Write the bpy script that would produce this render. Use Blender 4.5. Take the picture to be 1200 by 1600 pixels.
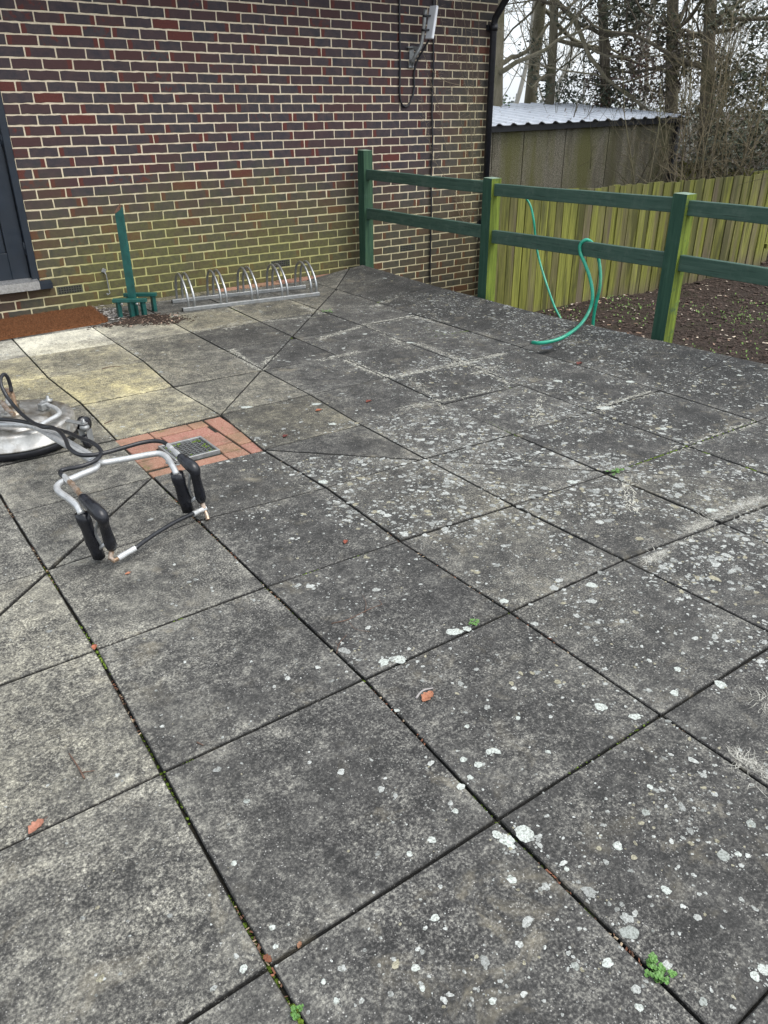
import bpy, bmesh, math, random
from mathutils import Vector, Matrix, noise
R = math.radians
random.seed(7)
for o in list(bpy.data.objects): bpy.data.objects.remove(o)
S = bpy.context.scene
COL = S.collection

# ------------------------------------------------------------------ camera
PITCH, YAW, ROLL, FOC = 0.479708, 0.626174, -0.007276, 1202.185
C = Vector((-1.64126, -6.92310, 1.47731))
cp, sp, cy, sy = math.cos(PITCH), math.sin(PITCH), math.cos(YAW), math.sin(YAW)
FW = Vector((sy*cp, cy*cp, -sp)); RT0 = Vector((cy, -sy, 0)); UP0 = RT0.cross(FW)
RT = RT0*math.cos(ROLL) + UP0*math.sin(ROLL); UP = -RT0*math.sin(ROLL) + UP0*math.cos(ROLL)
cam = bpy.data.cameras.new('camera'); camo = bpy.data.objects.new('camera', cam); COL.objects.link(camo)
cam.sensor_fit = 'VERTICAL'; cam.sensor_height = 32; cam.lens = FOC/1600*32
cam.clip_start = .05; cam.clip_end = 800
camo.matrix_world = Matrix((( RT.x, UP.x, -FW.x, C.x), (RT.y, UP.y, -FW.y, C.y), (RT.z, UP.z, -FW.z, C.z), (0, 0, 0, 1)))
S.camera = camo
S.render.resolution_x, S.render.resolution_y = 768, 1024

# ------------------------------------------------------------------ sky, sun, exposure
SUN_EL, SUN_AZ = R(58), R(150)       # azimuth measured from +Y clockwise
w = bpy.data.worlds.new('World'); S.world = w; w.use_nodes = True
wn, wl = w.node_tree.nodes, w.node_tree.links
sk = wn.new('ShaderNodeTexSky'); sk.sky_type = 'NISHITA'; sk.sun_disc = False
sk.sun_elevation = SUN_EL; sk.sun_rotation = SUN_AZ; sk.air_density = 1.0; sk.dust_density = 3.5
mx = wn.new('ShaderNodeMix'); mx.data_type = 'RGBA'; mx.inputs[0].default_value = .55; mx.inputs[7].default_value = (5.2, 5.6, 6.0, 1)   # cloud cover
hs = wn.new('ShaderNodeHueSaturation'); hs.inputs['Saturation'].default_value = .45
wl.new(sk.outputs[0], hs.inputs['Color']); wl.new(hs.outputs[0], mx.inputs[6]); wl.new(mx.outputs[2], wn['Background'].inputs[0])
wn['Background'].inputs[1].default_value = .15
sun = bpy.data.lights.new('sun', 'SUN'); suno = bpy.data.objects.new('sun', sun); COL.objects.link(suno)
sun.energy = 1.3; sun.angle = R(35); sun.color = (1, .97, .92)
sd = Vector((math.sin(SUN_AZ)*math.cos(SUN_EL), math.cos(SUN_AZ)*math.cos(SUN_EL), math.sin(SUN_EL)))
suno.rotation_euler = sd.to_track_quat('Z', 'Y').to_euler()
S.view_settings.view_transform = 'Standard'; S.view_settings.look = 'None'
S.view_settings.exposure = 0.92; S.view_settings.gamma = 1
S.render.engine = 'CYCLES'; S.cycles.max_bounces = 6

# ------------------------------------------------------------------ measuring helpers (a direction of sight met with a real plane)
def ray(px, py): return FW + RT*((px-600)/FOC) - UP*((py-800)/FOC)
def G(px, py, z=0.0):
    d = ray(px, py); return C + d*((z-C.z)/d.z)
def W(px, py, y=0.0):
    d = ray(px, py); return C + d*((y-C.y)/d.y)
def XP(px, py, x):
    d = ray(px, py); return C + d*((x-C.x)/d.x)
def AT(px, py, dist):
    d = ray(px, py); return C + d*(dist/math.hypot(d.x, d.y))

# ------------------------------------------------------------------ object helpers
def tag(o, label=None, cat=None, group=None, kind=None):
    if label: o['label'] = label
    if cat: o['category'] = cat
    if group: o['group'] = group
    if kind: o['kind'] = kind
    return o
def empty(name, loc, label, cat, group=None, rz=0):
    o = bpy.data.objects.new(name, None); COL.objects.link(o); o.location = loc; o.rotation_euler = (0, 0, rz)
    o.empty_display_size = .1
    return tag(o, label, cat, group)
class MB:
    """collects geometry, in world coordinates, for ONE mesh object"""
    def __init__(s): s.v = []; s.f = []; s.c = []; s.smooth = []
    def add(s, vs, fs, col=None, smooth=False):
        b = len(s.v); s.v += [tuple(q) for q in vs]; s.f += [tuple(i+b for i in f) for f in fs]
        s.c += [col or (1, 1, 1, 1)]*len(vs); s.smooth += [smooth]*len(fs)
    def box(s, c, size, rot=None, col=None, bev=0):
        hx, hy, hz = [q/2 for q in size]
        if bev:
            bm = bmesh.new(); bmesh.ops.create_cube(bm, size=1)
            for v in bm.verts: v.co = Vector((v.co.x*2*hx, v.co.y*2*hy, v.co.z*2*hz))
            bmesh.ops.bevel(bm, geom=bm.edges[:], offset=bev, segments=1, affect='EDGES')
            bm.verts.index_update(); vs = [v.co.copy() for v in bm.verts]; fs = [[v.index for v in f.verts] for f in bm.faces]; bm.free()
        else:
            vs = [Vector((x*hx, y*hy, z*hz)) for x in (-1, 1) for y in (-1, 1) for z in (-1, 1)]
            fs = [(0, 1, 3, 2), (4, 6, 7, 5), (0, 4, 5, 1), (2, 3, 7, 6), (0, 2, 6, 4), (1, 5, 7, 3)]
        if rot is not None: vs = [rot @ v for v in vs]
        c = Vector(c); s.add([v+c for v in vs], fs, col)
    def bar(s, a, b, wx, wz, col=None, bev=0):
        """box from a to b, wx across, wz the third way (upwards)"""
        a, b = Vector(a), Vector(b); d = (b-a); L = d.length; d.normalize()
        up = Vector((0, 0, 1)) if abs(d.z) < .9 else Vector((1, 0, 0))
        x = d.cross(up).normalized(); z = x.cross(d).normalized()
        M = Matrix((x, d, z)).transposed(); s.box((a+b)/2, (wx, L, wz), M, col, bev)
    def tube(s, pts, r, n=8, col=None, smooth=True, cap=True):
        pts = [Vector(p) for p in pts]; m = len(pts); rs = r if isinstance(r, (list, tuple)) else [r]*m
        vs = []; prev = None
        for i, p in enumerate(pts):
            t = (pts[min(i+1, m-1)] - pts[max(i-1, 0)]).normalized()
            if prev is None:
                a = Vector((0, 0, 1)) if abs(t.z) < .9 else Vector((1, 0, 0)); x = t.cross(a).normalized()
            else: x = (prev - t*prev.dot(t)).normalized()
            prev = x; y = t.cross(x)
            for k in range(n):
                q = 2*math.pi*k/n; vs.append(p + x*(math.cos(q)*rs[i]) + y*(math.sin(q)*rs[i]))
        fs = [(i*n+k, i*n+(k+1) % n, (i+1)*n+(k+1) % n, (i+1)*n+k) for i in range(m-1) for k in range(n)]
        if cap: fs += [tuple(range(n-1, -1, -1)), tuple((m-1)*n+k for k in range(n))]
        s.add(vs, fs, col, smooth)
    def lathe(s, c, prof, n=32, col=None, M=None, smooth=True):
        c = Vector(c); vs = []
        for (r, z) in prof:
            for k in range(n):
                q = 2*math.pi*k/n; v = Vector((r*math.cos(q), r*math.sin(q), z)); vs.append(c + (M @ v if M is not None else v))
        m = len(prof); fs = [(i*n+k, i*n+(k+1) % n, (i+1)*n+(k+1) % n, (i+1)*n+k) for i in range(m-1) for k in range(n)]
        fs += [tuple(range(n-1, -1, -1)), tuple((m-1)*n+k for k in range(n))]
        s.add(vs, fs, col, smooth)
    def prism(s, poly, z0, z1, col=None):
        n = len(poly); vs = [(p[0], p[1], z0) for p in poly] + [(p[0], p[1], z1) for p in poly]
        fs = [tuple(range(n-1, -1, -1)), tuple(range(n, 2*n))] + [(i, (i+1) % n, n+(i+1) % n, n+i) for i in range(n)]
        s.add(vs, fs, col)
    def build(s, name, m, parent=None, origin=None):
        me = bpy.data.meshes.new(name)
        org = Vector(origin) if origin is not None else Vector((0, 0, 0))
        if parent is not None and origin is None: org = parent.matrix_basis.to_translation() if parent.type == 'EMPTY' else Vector((0, 0, 0))
        me.from_pydata([tuple(Vector(v)-org) for v in s.v], [], s.f)
        ca = me.color_attributes.new('col', 'FLOAT_COLOR', 'POINT')
        ca.data.foreach_set('color', [x for c in s.c for x in c])
        me.polygons.foreach_set('use_smooth', s.smooth); me.materials.append(m); me.update()
        o = bpy.data.objects.new(name, me); COL.objects.link(o)
        if parent is not None:
            o.parent = parent
            if parent.type != 'EMPTY': o.location = org - parent_world(parent)
        else: o.location = org
        return o
def parent_world(o):
    p = Vector(o.location); q = o.parent
    while q: p = p + Vector(q.location); q = q.parent
    return p
def sub(mb, name, m, parent):
    """a part or sub-part whose geometry is given in world coordinates"""
    pw = parent_world(parent); o = mb.build(name, m, None, origin=pw); o.parent = parent; o.location = (0, 0, 0); return o
def copy_tree(o, parent=None):
    c = o.copy(); COL.objects.link(c); c.parent = parent
    for ch in [q for q in bpy.data.objects if q.parent == o]: copy_tree(ch, c)
    return c
def catmull(P, k=8):
    P = [Vector(p) for p in P]; Q = [P[0]*2-P[1]] + P + [P[-1]*2-P[-2]]; out = []
    for i in range(1, len(Q)-2):
        for j in range(k):
            t = j/k; a, b, c, d = Q[i-1], Q[i], Q[i+1], Q[i+2]
            out.append(.5*((2*b)+(c-a)*t+(2*a-5*b+4*c-d)*t*t+(3*b-a-3*c+d)*t**3))
    out.append(P[-1]); return out
def fbm(x, y, z=0, o=4):
    return noise.fractal((x, y, z), 1.0, 2.0, o)

# ------------------------------------------------------------------ material helpers
class NT:
    def __init__(s, name):
        s.m = bpy.data.materials.new(name); s.m.use_nodes = True; s.n = s.m.node_tree.nodes; s.l = s.m.node_tree.links
        s.b = s.n['Principled BSDF']; s.co = s.n.new('ShaderNodeNewGeometry').outputs['Position']
    def out(s, x): return x
    def set(s, sock, val):
        if hasattr(val, 'is_output') or isinstance(val, bpy.types.NodeSocket): s.l.new(val, sock)
        else: sock.default_value = val
    def noise(s, scale, detail=4, rough=.6, vec=None, dim=None, dist=0):
        q = s.n.new('ShaderNodeTexNoise'); s.set(q.inputs['Scale'], scale); q.inputs['Detail'].default_value = detail
        q.inputs['Roughness'].default_value = rough; q.inputs['Distortion'].default_value = dist
        s.l.new(vec or s.co, q.inputs['Vector']); return q.outputs['Fac']
    def vor(s, scale, feature='F1', vec=None, out='Distance', rnd=1):
        q = s.n.new('ShaderNodeTexVoronoi'); q.feature = feature; q.inputs['Scale'].default_value = scale; q.inputs['Randomness'].default_value = rnd
        s.l.new(vec or s.co, q.inputs['Vector']); return q.outputs[out]
    def ramp(s, fac, a, b, ca=0., cb=1.):
        q = s.n.new('ShaderNodeMapRange'); q.clamp = True; s.l.new(fac, q.inputs[0])
        for i, v in enumerate((a, b, ca, cb)): q.inputs[i+1].default_value = v
        return q.outputs[0]
    def mix(s, f, a, b, mode='MIX'):
        q = s.n.new('ShaderNodeMix'); q.data_type = 'RGBA'; q.blend_type = mode
        s.set(q.inputs[0], f); s.set(q.inputs[6], a); s.set(q.inputs[7], b); return q.outputs[2]
    def math(s, op, a, b=0., clamp=False):
        q = s.n.new('ShaderNodeMath'); q.operation = op; q.use_clamp = clamp; s.set(q.inputs[0], a); s.set(q.inputs[1], b); return q.outputs[0]
    def attr(s, name):
        q = s.n.new('ShaderNodeAttribute'); q.attribute_name = name; return q
    def sep(s, v):
        q = s.n.new('ShaderNodeSeparateXYZ'); s.l.new(v, q.inputs[0]); return q.outputs
    def sepc(s, v):
        q = s.n.new('ShaderNodeSeparateColor'); s.l.new(v, q.inputs[0]); return q.outputs
    def stretch(s, sc):
        q = s.n.new('ShaderNodeMapping'); q.inputs['Scale'].default_value = sc; s.l.new(s.co, q.inputs['Vector']); return q.outputs[0]
    def bump(s, h, strength, dist=.002, normal=None):
        q = s.n.new('ShaderNodeBump'); q.inputs['Strength'].default_value = strength; q.inputs['Distance'].default_value = dist
        s.l.new(h, q.inputs['Height'])
        if normal is not None: s.l.new(normal, q.inputs['Normal'])
        return q.outputs[0]
    def done(s, base, rough=.8, metal=0., normal=None, spec=.5):
        s.set(s.b.inputs['Base Color'], base); s.set(s.b.inputs['Roughness'], rough); s.set(s.b.inputs['Metallic'], metal)
        s.b.inputs['Specular IOR Level'].default_value = spec
        if normal is not None: s.l.new(normal, s.b.inputs['Normal'])
        return s.m
def c4(r, g, b): return (r, g, b, 1.)
def simple(name, col, rough=.6, metal=0, var=.35, scale=30, dirt=None, dirtf=.5, bump=.2, spec=.5):
    t = NT(name); n = t.noise(scale); a = tuple(x*(1-var) for x in col); b = tuple(min(1, x*(1+var)) for x in col)
    cc = t.mix(t.ramp(n, .3, .7), c4(*a), c4(*b))
    if dirt: cc = t.mix(t.ramp(t.noise(scale*.35, 6, .7), 1-dirtf-.08, 1-dirtf+.12), cc, c4(*dirt))
    rr = t.ramp(t.noise(scale*1.7), .3, .7, max(.05, rough-.12), min(1, rough+.12))
    return t.done(cc, rr, metal, t.bump(n, bump, .002), spec)

# ================================================================== THE SETTING: paving
def plin(P, t):
    if t <= P[0][0]: return P[0][1]
    for a, b in zip(P, P[1:]):
        if t <= b[0]: return a[1]+(b[1]-a[1])*(t-a[0])/(b[0]-a[0])
    return P[-1][1]
XL = [[(0, -3.65)], [(0, -3.05)], [(0, -2.45)], [(0, -1.86)],
 [(-6.2, -1.292), (-5.44, -1.266), (-4.84, -1.24), (-4.25, -1.235), (-3.5, -1.231), (-.7, -1.17)],
 [(-6.6, -.70), (-6.05, -.685), (-5.44, -.649), (-4.84, -.642), (-3.7, -.622), (-2.5, -.575), (-1.86, -.595), (-.7, -.548)],
 [(-6.4, -.086), (-5.45, -.062), (-4.85, -.07), (-4.28, -.045), (-3.73, -.064), (-3.14, -.015), (-2.52, -.036), (-1.9, .02), (-.8, .04)],
 [(-5.9, .521), (-4.9, .495), (-3.75, .517), (-3.15, .556), (-1.9, .58), (0, .62)],
 [(-6, 1.05), (-4.9, 1.06), (-3.8, 1.07), (-3.17, 1.11), (-2.6, 1.13), (-1.9, 1.14), (-.76, 1.2)],
 [(-5.3, 1.638), (-4.3, 1.655), (-3, 1.70), (-2, 1.738), (-.8, 1.765)],
 [(-5, 2.23), (-3.7, 2.27), (-2, 2.29), (-.5, 2.33)],
 [(-9, 3.02), (-4.6, 2.99), (-3.6, 2.93), (-2.5, 2.90), (-1, 2.94), (-.4, 3.01)]]
YL = [[(0, -9.6)], [(0, -9.05)], [(0, -8.45)], [(0, -7.85)], [(0, -7.25)], [(0, -6.64)],
 [(-1.28, -6.04), (-.685, -6.047), (.445, -6.064), (3, -6.2)],
 [(-1.27, -5.44), (-.06, -5.452), (.545, -5.464), (1.35, -5.54), (3, -5.66)],
 [(-1.24, -4.836), (-.645, -4.834), (-.07, -4.855), (.49, -4.898), (1.07, -4.93), (2.21, -4.969)],
 [(-1.24, -4.255), (-.617, -4.23), (-.045, -4.28), (.52, -4.29), (1.22, -4.33), (2.25, -4.34)],
 [(-.622, -3.704), (-.06, -3.73), (1.1, -3.754), (2.27, -3.785)],
 [(-.62, -3.152), (0, -3.143), (2.1, -3.17)],
 [(-.57, -2.511), (-.04, -2.525), (.97, -2.574), (2.18, -2.68)],
 [(-.87, -1.83), (-.6, -1.862), (.35, -1.912), (1.11, -2.0), (2.3, -1.98)],
 [(-.6, -1.28), (.6, -1.36), (2.6, -1.40)], [(0, -.74)], [(0, -.15)]]
def corner(i, j):
    x = plin(XL[i], -3); y = -3
    for _ in range(4): y = plin(YL[j], x); x = plin(XL[i], y)
    return Vector((x, y))
GX = {4: .0085, 5: .009, 6: .0072, 7: .008, 8: .008, 9: .0075, 10: .006}
GY = {6: .0075, 7: .007, 8: .0065, 9: .008, 10: .008, 11: .009}
polys = []
for i in range(len(XL)-1):
    for j in range(len(YL)-1):
        if i == 5 and j == 10: continue                     # the brick inset round the drain
        c = [corner(i, j), corner(i+1, j), corner(i+1, j+1), corner(i, j+1)]
        g = [GY.get(j, .006), GX.get(i+1, .007), GY.get(j+1, .006), GX.get(i, .007)]
        if i == 10: g = [.0025, g[1], .0025, g[3]]
        if j+1 >= 12 or (j >= 9 and i >= 7): g = [q*.95 for q in g]
        polys.append((c, g))
def cut(poly, a, b, gap, lo, hi):
    """split one convex slab along the line a-b if it crosses it inside the stretch lo..hi of the line"""
    c, g = poly; d = (b-a).normalized(); nrm = Vector((-d.y, d.x)); s = [(p-a).dot(nrm) for p in c]
    if max(s) < .03 or min(s) > -.03: return [poly]
    ctr = []; n = len(c); A, GA, B, GB = [], [], [], []
    for k in range(n):
        p, q, sp_, sq_ = c[k], c[(k+1) % n], s[k], s[(k+1) % n]
        if sp_ >= 0: A.append(p)
        if sp_ <= 0: B.append(p)
        if sp_ >= 0: GA.append(g[k])
        if sp_ <= 0: GB.append(g[k])
        if sp_*sq_ < 0:
            x = p + (q-p)*(sp_/(sp_-sq_)); ctr.append((x-a).dot(d))
            if sp_ > 0: A.append(x); GA.append(gap); B.append(x); GB.append(g[k])
            else: B.append(x); GB.append(gap); A.append(x); GA.append(g[k])
        elif sp_ == 0: ctr.append((p-a).dot(d))
    m = sum(ctr)/max(1, len(ctr))
    if not lo < m < hi: return [poly]
    return [(A, GA), (B, GB)]
V2 = lambda x, y: Vector((x, y))
for a, b, gap, lo, hi in ((V2(-.015, -3.143), V2(2.817, -.176), .009, 0, 4.3), (V2(-.622, -3.704), V2(-1.437, -4.454), .012, 0, 2.4),
                          (V2(-.064, -3.73), V2(1.574, -5.41), .0085, 0, 3.6)):
    out = []
    for p in polys: out += cut(p, a, b, gap, lo, hi)
    polys = out
def inset(c, g, extra):
    n = len(c); L = []
    for k in range(n):
        p, q = c[k], c[(k+1) % n]; d = (q-p).normalized(); nn = Vector((-d.y, d.x)); L.append((p+nn*(g[k]/2+extra), d))
    out = []
    for k in range(n):
        (p, d), (q, e) = L[k-1], L[k]; cr = d.x*e.y-d.y*e.x
        if abs(cr) < 1e-4: out.append(q); continue
        t = ((q-p).x*e.y-(q-p).y*e.x)/cr; out.append(p+d*t)
    return out
def area(c): return sum(c[k].x*c[(k+1) % len(c)].y-c[(k+1) % len(c)].x*c[k].y for k in range(len(c)))/2
def rim(x, y):
    e = max(0., (x-2.27)/.66); k = .076 + .012*fbm(x*.5, y*.9, 3, 2)
    return k*e**1.15 if e < 1.2 else k*1.2
# tone of the stone: (px, py, radius, lightness, yellowness) read off the photograph slab by slab
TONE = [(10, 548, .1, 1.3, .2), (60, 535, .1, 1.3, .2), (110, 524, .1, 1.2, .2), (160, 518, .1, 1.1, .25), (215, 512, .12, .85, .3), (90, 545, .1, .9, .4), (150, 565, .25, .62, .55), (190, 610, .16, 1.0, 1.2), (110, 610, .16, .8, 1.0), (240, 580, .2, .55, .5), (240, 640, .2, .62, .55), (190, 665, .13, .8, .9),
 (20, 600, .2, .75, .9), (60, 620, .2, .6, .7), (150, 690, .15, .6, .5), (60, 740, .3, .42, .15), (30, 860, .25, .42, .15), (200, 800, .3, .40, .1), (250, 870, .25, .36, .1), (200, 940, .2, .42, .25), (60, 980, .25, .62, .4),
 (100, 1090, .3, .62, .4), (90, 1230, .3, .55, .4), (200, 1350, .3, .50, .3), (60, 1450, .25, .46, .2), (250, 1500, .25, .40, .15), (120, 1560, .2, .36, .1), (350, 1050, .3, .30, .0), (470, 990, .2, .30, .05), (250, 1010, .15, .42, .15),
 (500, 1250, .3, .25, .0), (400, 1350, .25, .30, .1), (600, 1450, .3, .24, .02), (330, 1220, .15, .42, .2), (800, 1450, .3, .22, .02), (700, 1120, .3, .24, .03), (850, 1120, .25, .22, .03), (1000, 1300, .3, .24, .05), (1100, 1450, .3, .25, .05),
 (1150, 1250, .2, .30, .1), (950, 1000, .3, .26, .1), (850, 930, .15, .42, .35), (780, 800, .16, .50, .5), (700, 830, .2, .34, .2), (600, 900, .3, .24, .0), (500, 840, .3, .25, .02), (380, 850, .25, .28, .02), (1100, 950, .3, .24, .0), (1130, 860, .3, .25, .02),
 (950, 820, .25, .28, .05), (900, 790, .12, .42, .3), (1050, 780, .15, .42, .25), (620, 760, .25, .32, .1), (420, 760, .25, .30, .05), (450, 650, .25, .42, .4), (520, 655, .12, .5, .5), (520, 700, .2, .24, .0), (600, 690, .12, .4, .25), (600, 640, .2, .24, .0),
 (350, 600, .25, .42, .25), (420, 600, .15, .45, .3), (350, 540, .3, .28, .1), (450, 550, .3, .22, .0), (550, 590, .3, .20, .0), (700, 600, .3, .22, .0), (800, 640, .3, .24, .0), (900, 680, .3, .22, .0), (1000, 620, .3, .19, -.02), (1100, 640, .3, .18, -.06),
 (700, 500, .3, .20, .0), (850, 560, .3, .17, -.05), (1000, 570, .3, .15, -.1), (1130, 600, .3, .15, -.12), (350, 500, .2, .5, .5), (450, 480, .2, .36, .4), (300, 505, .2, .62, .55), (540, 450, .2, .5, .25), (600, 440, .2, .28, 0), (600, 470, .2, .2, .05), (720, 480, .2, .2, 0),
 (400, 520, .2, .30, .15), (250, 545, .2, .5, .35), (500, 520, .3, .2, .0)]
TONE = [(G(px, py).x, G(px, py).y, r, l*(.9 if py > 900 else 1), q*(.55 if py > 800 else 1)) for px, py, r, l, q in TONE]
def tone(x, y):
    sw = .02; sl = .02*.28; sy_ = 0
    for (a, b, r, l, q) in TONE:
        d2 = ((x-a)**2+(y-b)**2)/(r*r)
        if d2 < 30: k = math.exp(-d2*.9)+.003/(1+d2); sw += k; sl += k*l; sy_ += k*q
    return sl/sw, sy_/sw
SLABS = []; patio = MB()
for idx, (c, g) in enumerate(polys):
    if area(c) < 0: c = c[::-1]; g = [g[(len(g)-2-k) % len(g)] for k in range(len(g))]
    if area(c) < .002: continue
    rn = random.Random(idx*13+5)
    top = inset(c, g, .003); ctr = sum(top, Vector((0, 0)))/len(top)
    tx, ty, tz = rn.uniform(-.004, .004), rn.uniform(-.004, .004), rn.uniform(-.0018, .0018)
    lo = Vector((min(p.x for p in top), min(p.y for p in top))); hi = Vector((max(p.x for p in top), max(p.y for p in top)))
    SLABS.append((top, lo, hi, ctr, tx, ty, tz))
    cs = .05 if ctr.y < -3.4 else .08
    rv = rn.uniform(-.13, .13); idx_v = {}; fs = []; vs = []
    def vid(p):
        k = (round(p.x*5000), round(p.y*5000))
        if k not in idx_v: idx_v[k] = len(vs); vs.append(Vector(p))
        return idx_v[k]
    def clip(P, ax, val, keep):
        out = []
        for k in range(len(P)):
            p, q = P[k-1], P[k]; a, b = (p[ax]-val)*keep, (q[ax]-val)*keep
            if (a > 0) != (b > 0): out.append(p+(q-p)*(a/(a-b)))
            if b > 0: out.append(q)
        return out
    i0, i1 = math.floor(lo.x/cs), math.ceil(hi.x/cs)
    for i in range(i0, i1):
        col_ = clip(clip(top, 0, i*cs, 1), 0, (i+1)*cs, -1)
        if len(col_) < 3: continue
        for j in range(math.floor(lo.y/cs), math.ceil(hi.y/cs)):
            cell = clip(clip(col_, 1, j*cs, 1), 1, (j+1)*cs, -1)
            if len(cell) < 3: continue
            f = []
            for p in cell:
                k = vid(p)
                if not f or (f[-1] != k and f[0] != k): f.append(k)
            if len(f) > 2: fs.append(f)
    cnt = {}
    for f in fs:
        for k in range(len(f)):
            e = (f[k], f[(k+1) % len(f)]); cnt[e] = cnt.get(e, 0)+1
    bd = [e for e in cnt if (e[1], e[0]) not in cnt]
    nor = {}
    for a, b in bd:
        d = vs[b]-vs[a]
        if d.length < 1e-6: continue
        d.normalize(); q = Vector((d.y, -d.x))
        for k in (a, b): nor[k] = nor.get(k, Vector((0, 0)))+q
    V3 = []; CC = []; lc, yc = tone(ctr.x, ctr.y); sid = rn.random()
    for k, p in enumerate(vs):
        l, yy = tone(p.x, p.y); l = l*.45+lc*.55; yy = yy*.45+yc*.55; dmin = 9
        for m in range(len(top)):
            a, b = top[m], top[(m+1) % len(top)]; d = (b-a).normalized(); dmin = min(dmin, abs((p-a).x*d.y-(p-a).y*d.x))
        pale = math.exp(-dmin/.055)*max(0, .55+1.3*fbm(p.x*3, p.y*3, 7, 3))
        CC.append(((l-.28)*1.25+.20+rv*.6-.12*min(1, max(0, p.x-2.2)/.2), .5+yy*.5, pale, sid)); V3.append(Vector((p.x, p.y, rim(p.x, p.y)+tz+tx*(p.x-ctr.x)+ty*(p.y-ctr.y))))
    n0 = len(V3); remap = {}
    for lay, (o_, dz) in enumerate(((.003, -.0035), (.003, -.035))):
        for k in nor:
            q = nor[k].normalized() if nor[k].length > 1e-6 else Vector((0, 0)); jit = .0022*fbm(vs[k].x*25, vs[k].y*25, 2, 2)
            p = V3[k]; remap[(k, lay)] = len(V3); V3.append(Vector((p.x+q.x*(o_+jit), p.y+q.y*(o_+jit), p.z+dz))); CC.append((CC[k][0]-.45, CC[k][1], 0, sid) if lay == 0 else (-.9, .5, 0, sid))
    for a, b in bd:
        if a in nor and b in nor:
            fs.append([b, a, remap[(a, 0)], remap[(b, 0)]]); fs.append([remap[(b, 0)], remap[(a, 0)], remap[(a, 1)], remap[(b, 1)]])
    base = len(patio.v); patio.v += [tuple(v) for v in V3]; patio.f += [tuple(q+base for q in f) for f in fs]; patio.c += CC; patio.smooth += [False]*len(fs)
def slab_z(x, y):
    for top, lo, hi, ctr, tx, ty, tz in SLABS:
        if lo.x <= x <= hi.x and lo.y <= y <= hi.y:
            if all((top[k].x-top[k-1].x)*(y-top[k-1].y)-(top[k].y-top[k-1].y)*(x-top[k-1].x) >= 0 for k in range(len(top))):
                return rim(x, y)+tz+tx*(x-ctr.x)+ty*(y-ctr.y)
    return None

t = NT('paving_stone'); A = t.attr('col'); ch = t.sepc(A.outputs['Color'])
of = t.n.new('ShaderNodeVectorMath'); of.operation = 'ADD'; cb = t.n.new('ShaderNodeCombineXYZ')
for q in range(3): t.l.new(t.math('MULTIPLY', A.outputs['Alpha'], (37., 53., 11.)[q]), cb.inputs[q])
t.l.new(t.co, of.inputs[0]); t.l.new(cb.outputs[0], of.inputs[1]); t.co = of.outputs[0]
n1 = t.noise(9, 6, .65); n2 = t.noise(38, 5, .7); n3 = t.noise(150, 3, .75); n4 = t.noise(2.2, 4, .6)
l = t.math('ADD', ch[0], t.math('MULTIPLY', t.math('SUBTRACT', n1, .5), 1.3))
l = t.math('ADD', l, t.math('MULTIPLY', t.math('SUBTRACT', n2, .5), 1.35))
l = t.math('ADD', l, t.math('MULTIPLY', t.math('MULTIPLY', t.math('SUBTRACT', n3, .5), t.ramp(t.noise(4, 2), .35, .65, 1.6, 3.4)), 1.))
l = t.math('ADD', l, t.math('MULTIPLY', ch[2], .22))
cr = t.n.new('ShaderNodeValToRGB'); t.l.new(t.ramp(l, -.25, 1.5), cr.inputs[0]); e = cr.color_ramp.elements
e[0].position = 0; e[0].color = (.020, .020, .019, 1); e[1].position = 1; e[1].color = (.66, .65, .58, 1)
for p, q in ((.22, (.046, .045, .043)), (.36, (.088, .086, .080)), (.55, (.19, .185, .165)), (.8, (.40, .39, .34))):
    el = cr.color_ramp.elements.new(p); el.color = c4(*q)
yel = t.math('MULTIPLY', t.math('SUBTRACT', ch[1], .5), 2.0)
warm = t.mix(t.math('MULTIPLY', yel, t.ramp(n1, .25, .7, .5, 1.1), True), cr.outputs[0], t.mix(1., cr.outputs[0], c4(1.12, 1.0, .60), 'MULTIPLY'))
# beige bare patches, thin where the grey film has worn through
bp_ = t.math('MULTIPLY', t.ramp(t.noise(7, 5, .7, dist=.6), .55, .70), t.ramp(n4, .42, .58))
warm = t.mix(t.math('MULTIPLY', bp_, .45), warm, t.mix(n2, c4(.16, .14, .10), c4(.40, .36, .27)))
# light grains of aggregate and small lichen dots
gr = t.ramp(t.vor(150), .16, .30, 1, 0); gm = t.ramp(t.noise(60, 3), .50, .66)
warm = t.mix(t.math('MULTIPLY', t.math('MULTIPLY', gr, gm), .75), warm, c4(.48, .47, .44))
dk = t.ramp(t.vor(130), .10, .2, 1, 0)
warm = t.mix(t.math('MULTIPLY', t.math('MULTIPLY', dk, t.ramp(t.noise(50, 3), .52, .6)), .7), warm, c4(.018, .018, .017))
hgt = t.math('ADD', t.math('MULTIPLY', n3, .6), t.math('MULTIPLY', n2, .5))
M_pav = t.done(warm, t.ramp(n2, .3, .7, .72, .95), 0, t.bump(hgt, .75, .004), .35)
tag(patio.build('patio_paving', M_pav), kind='structure')

t = NT('joint_bed'); n = t.noise(40, 5, .7)
M_bed = t.done(t.mix(t.ramp(n, .4, .7), c4(.010, .009, .006), c4(.035, .030, .016)), .95, 0, t.bump(n, .8, .01))
b = MB(); b.add([(-3.9, -9.9, -.016), (2.9, -9.9, -.016), (2.9, -.1, -.016), (-3.9, -.1, -.016)], [(0, 1, 2, 3)])
tag(b.build('joint_bed', M_bed), kind='structure')
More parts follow.
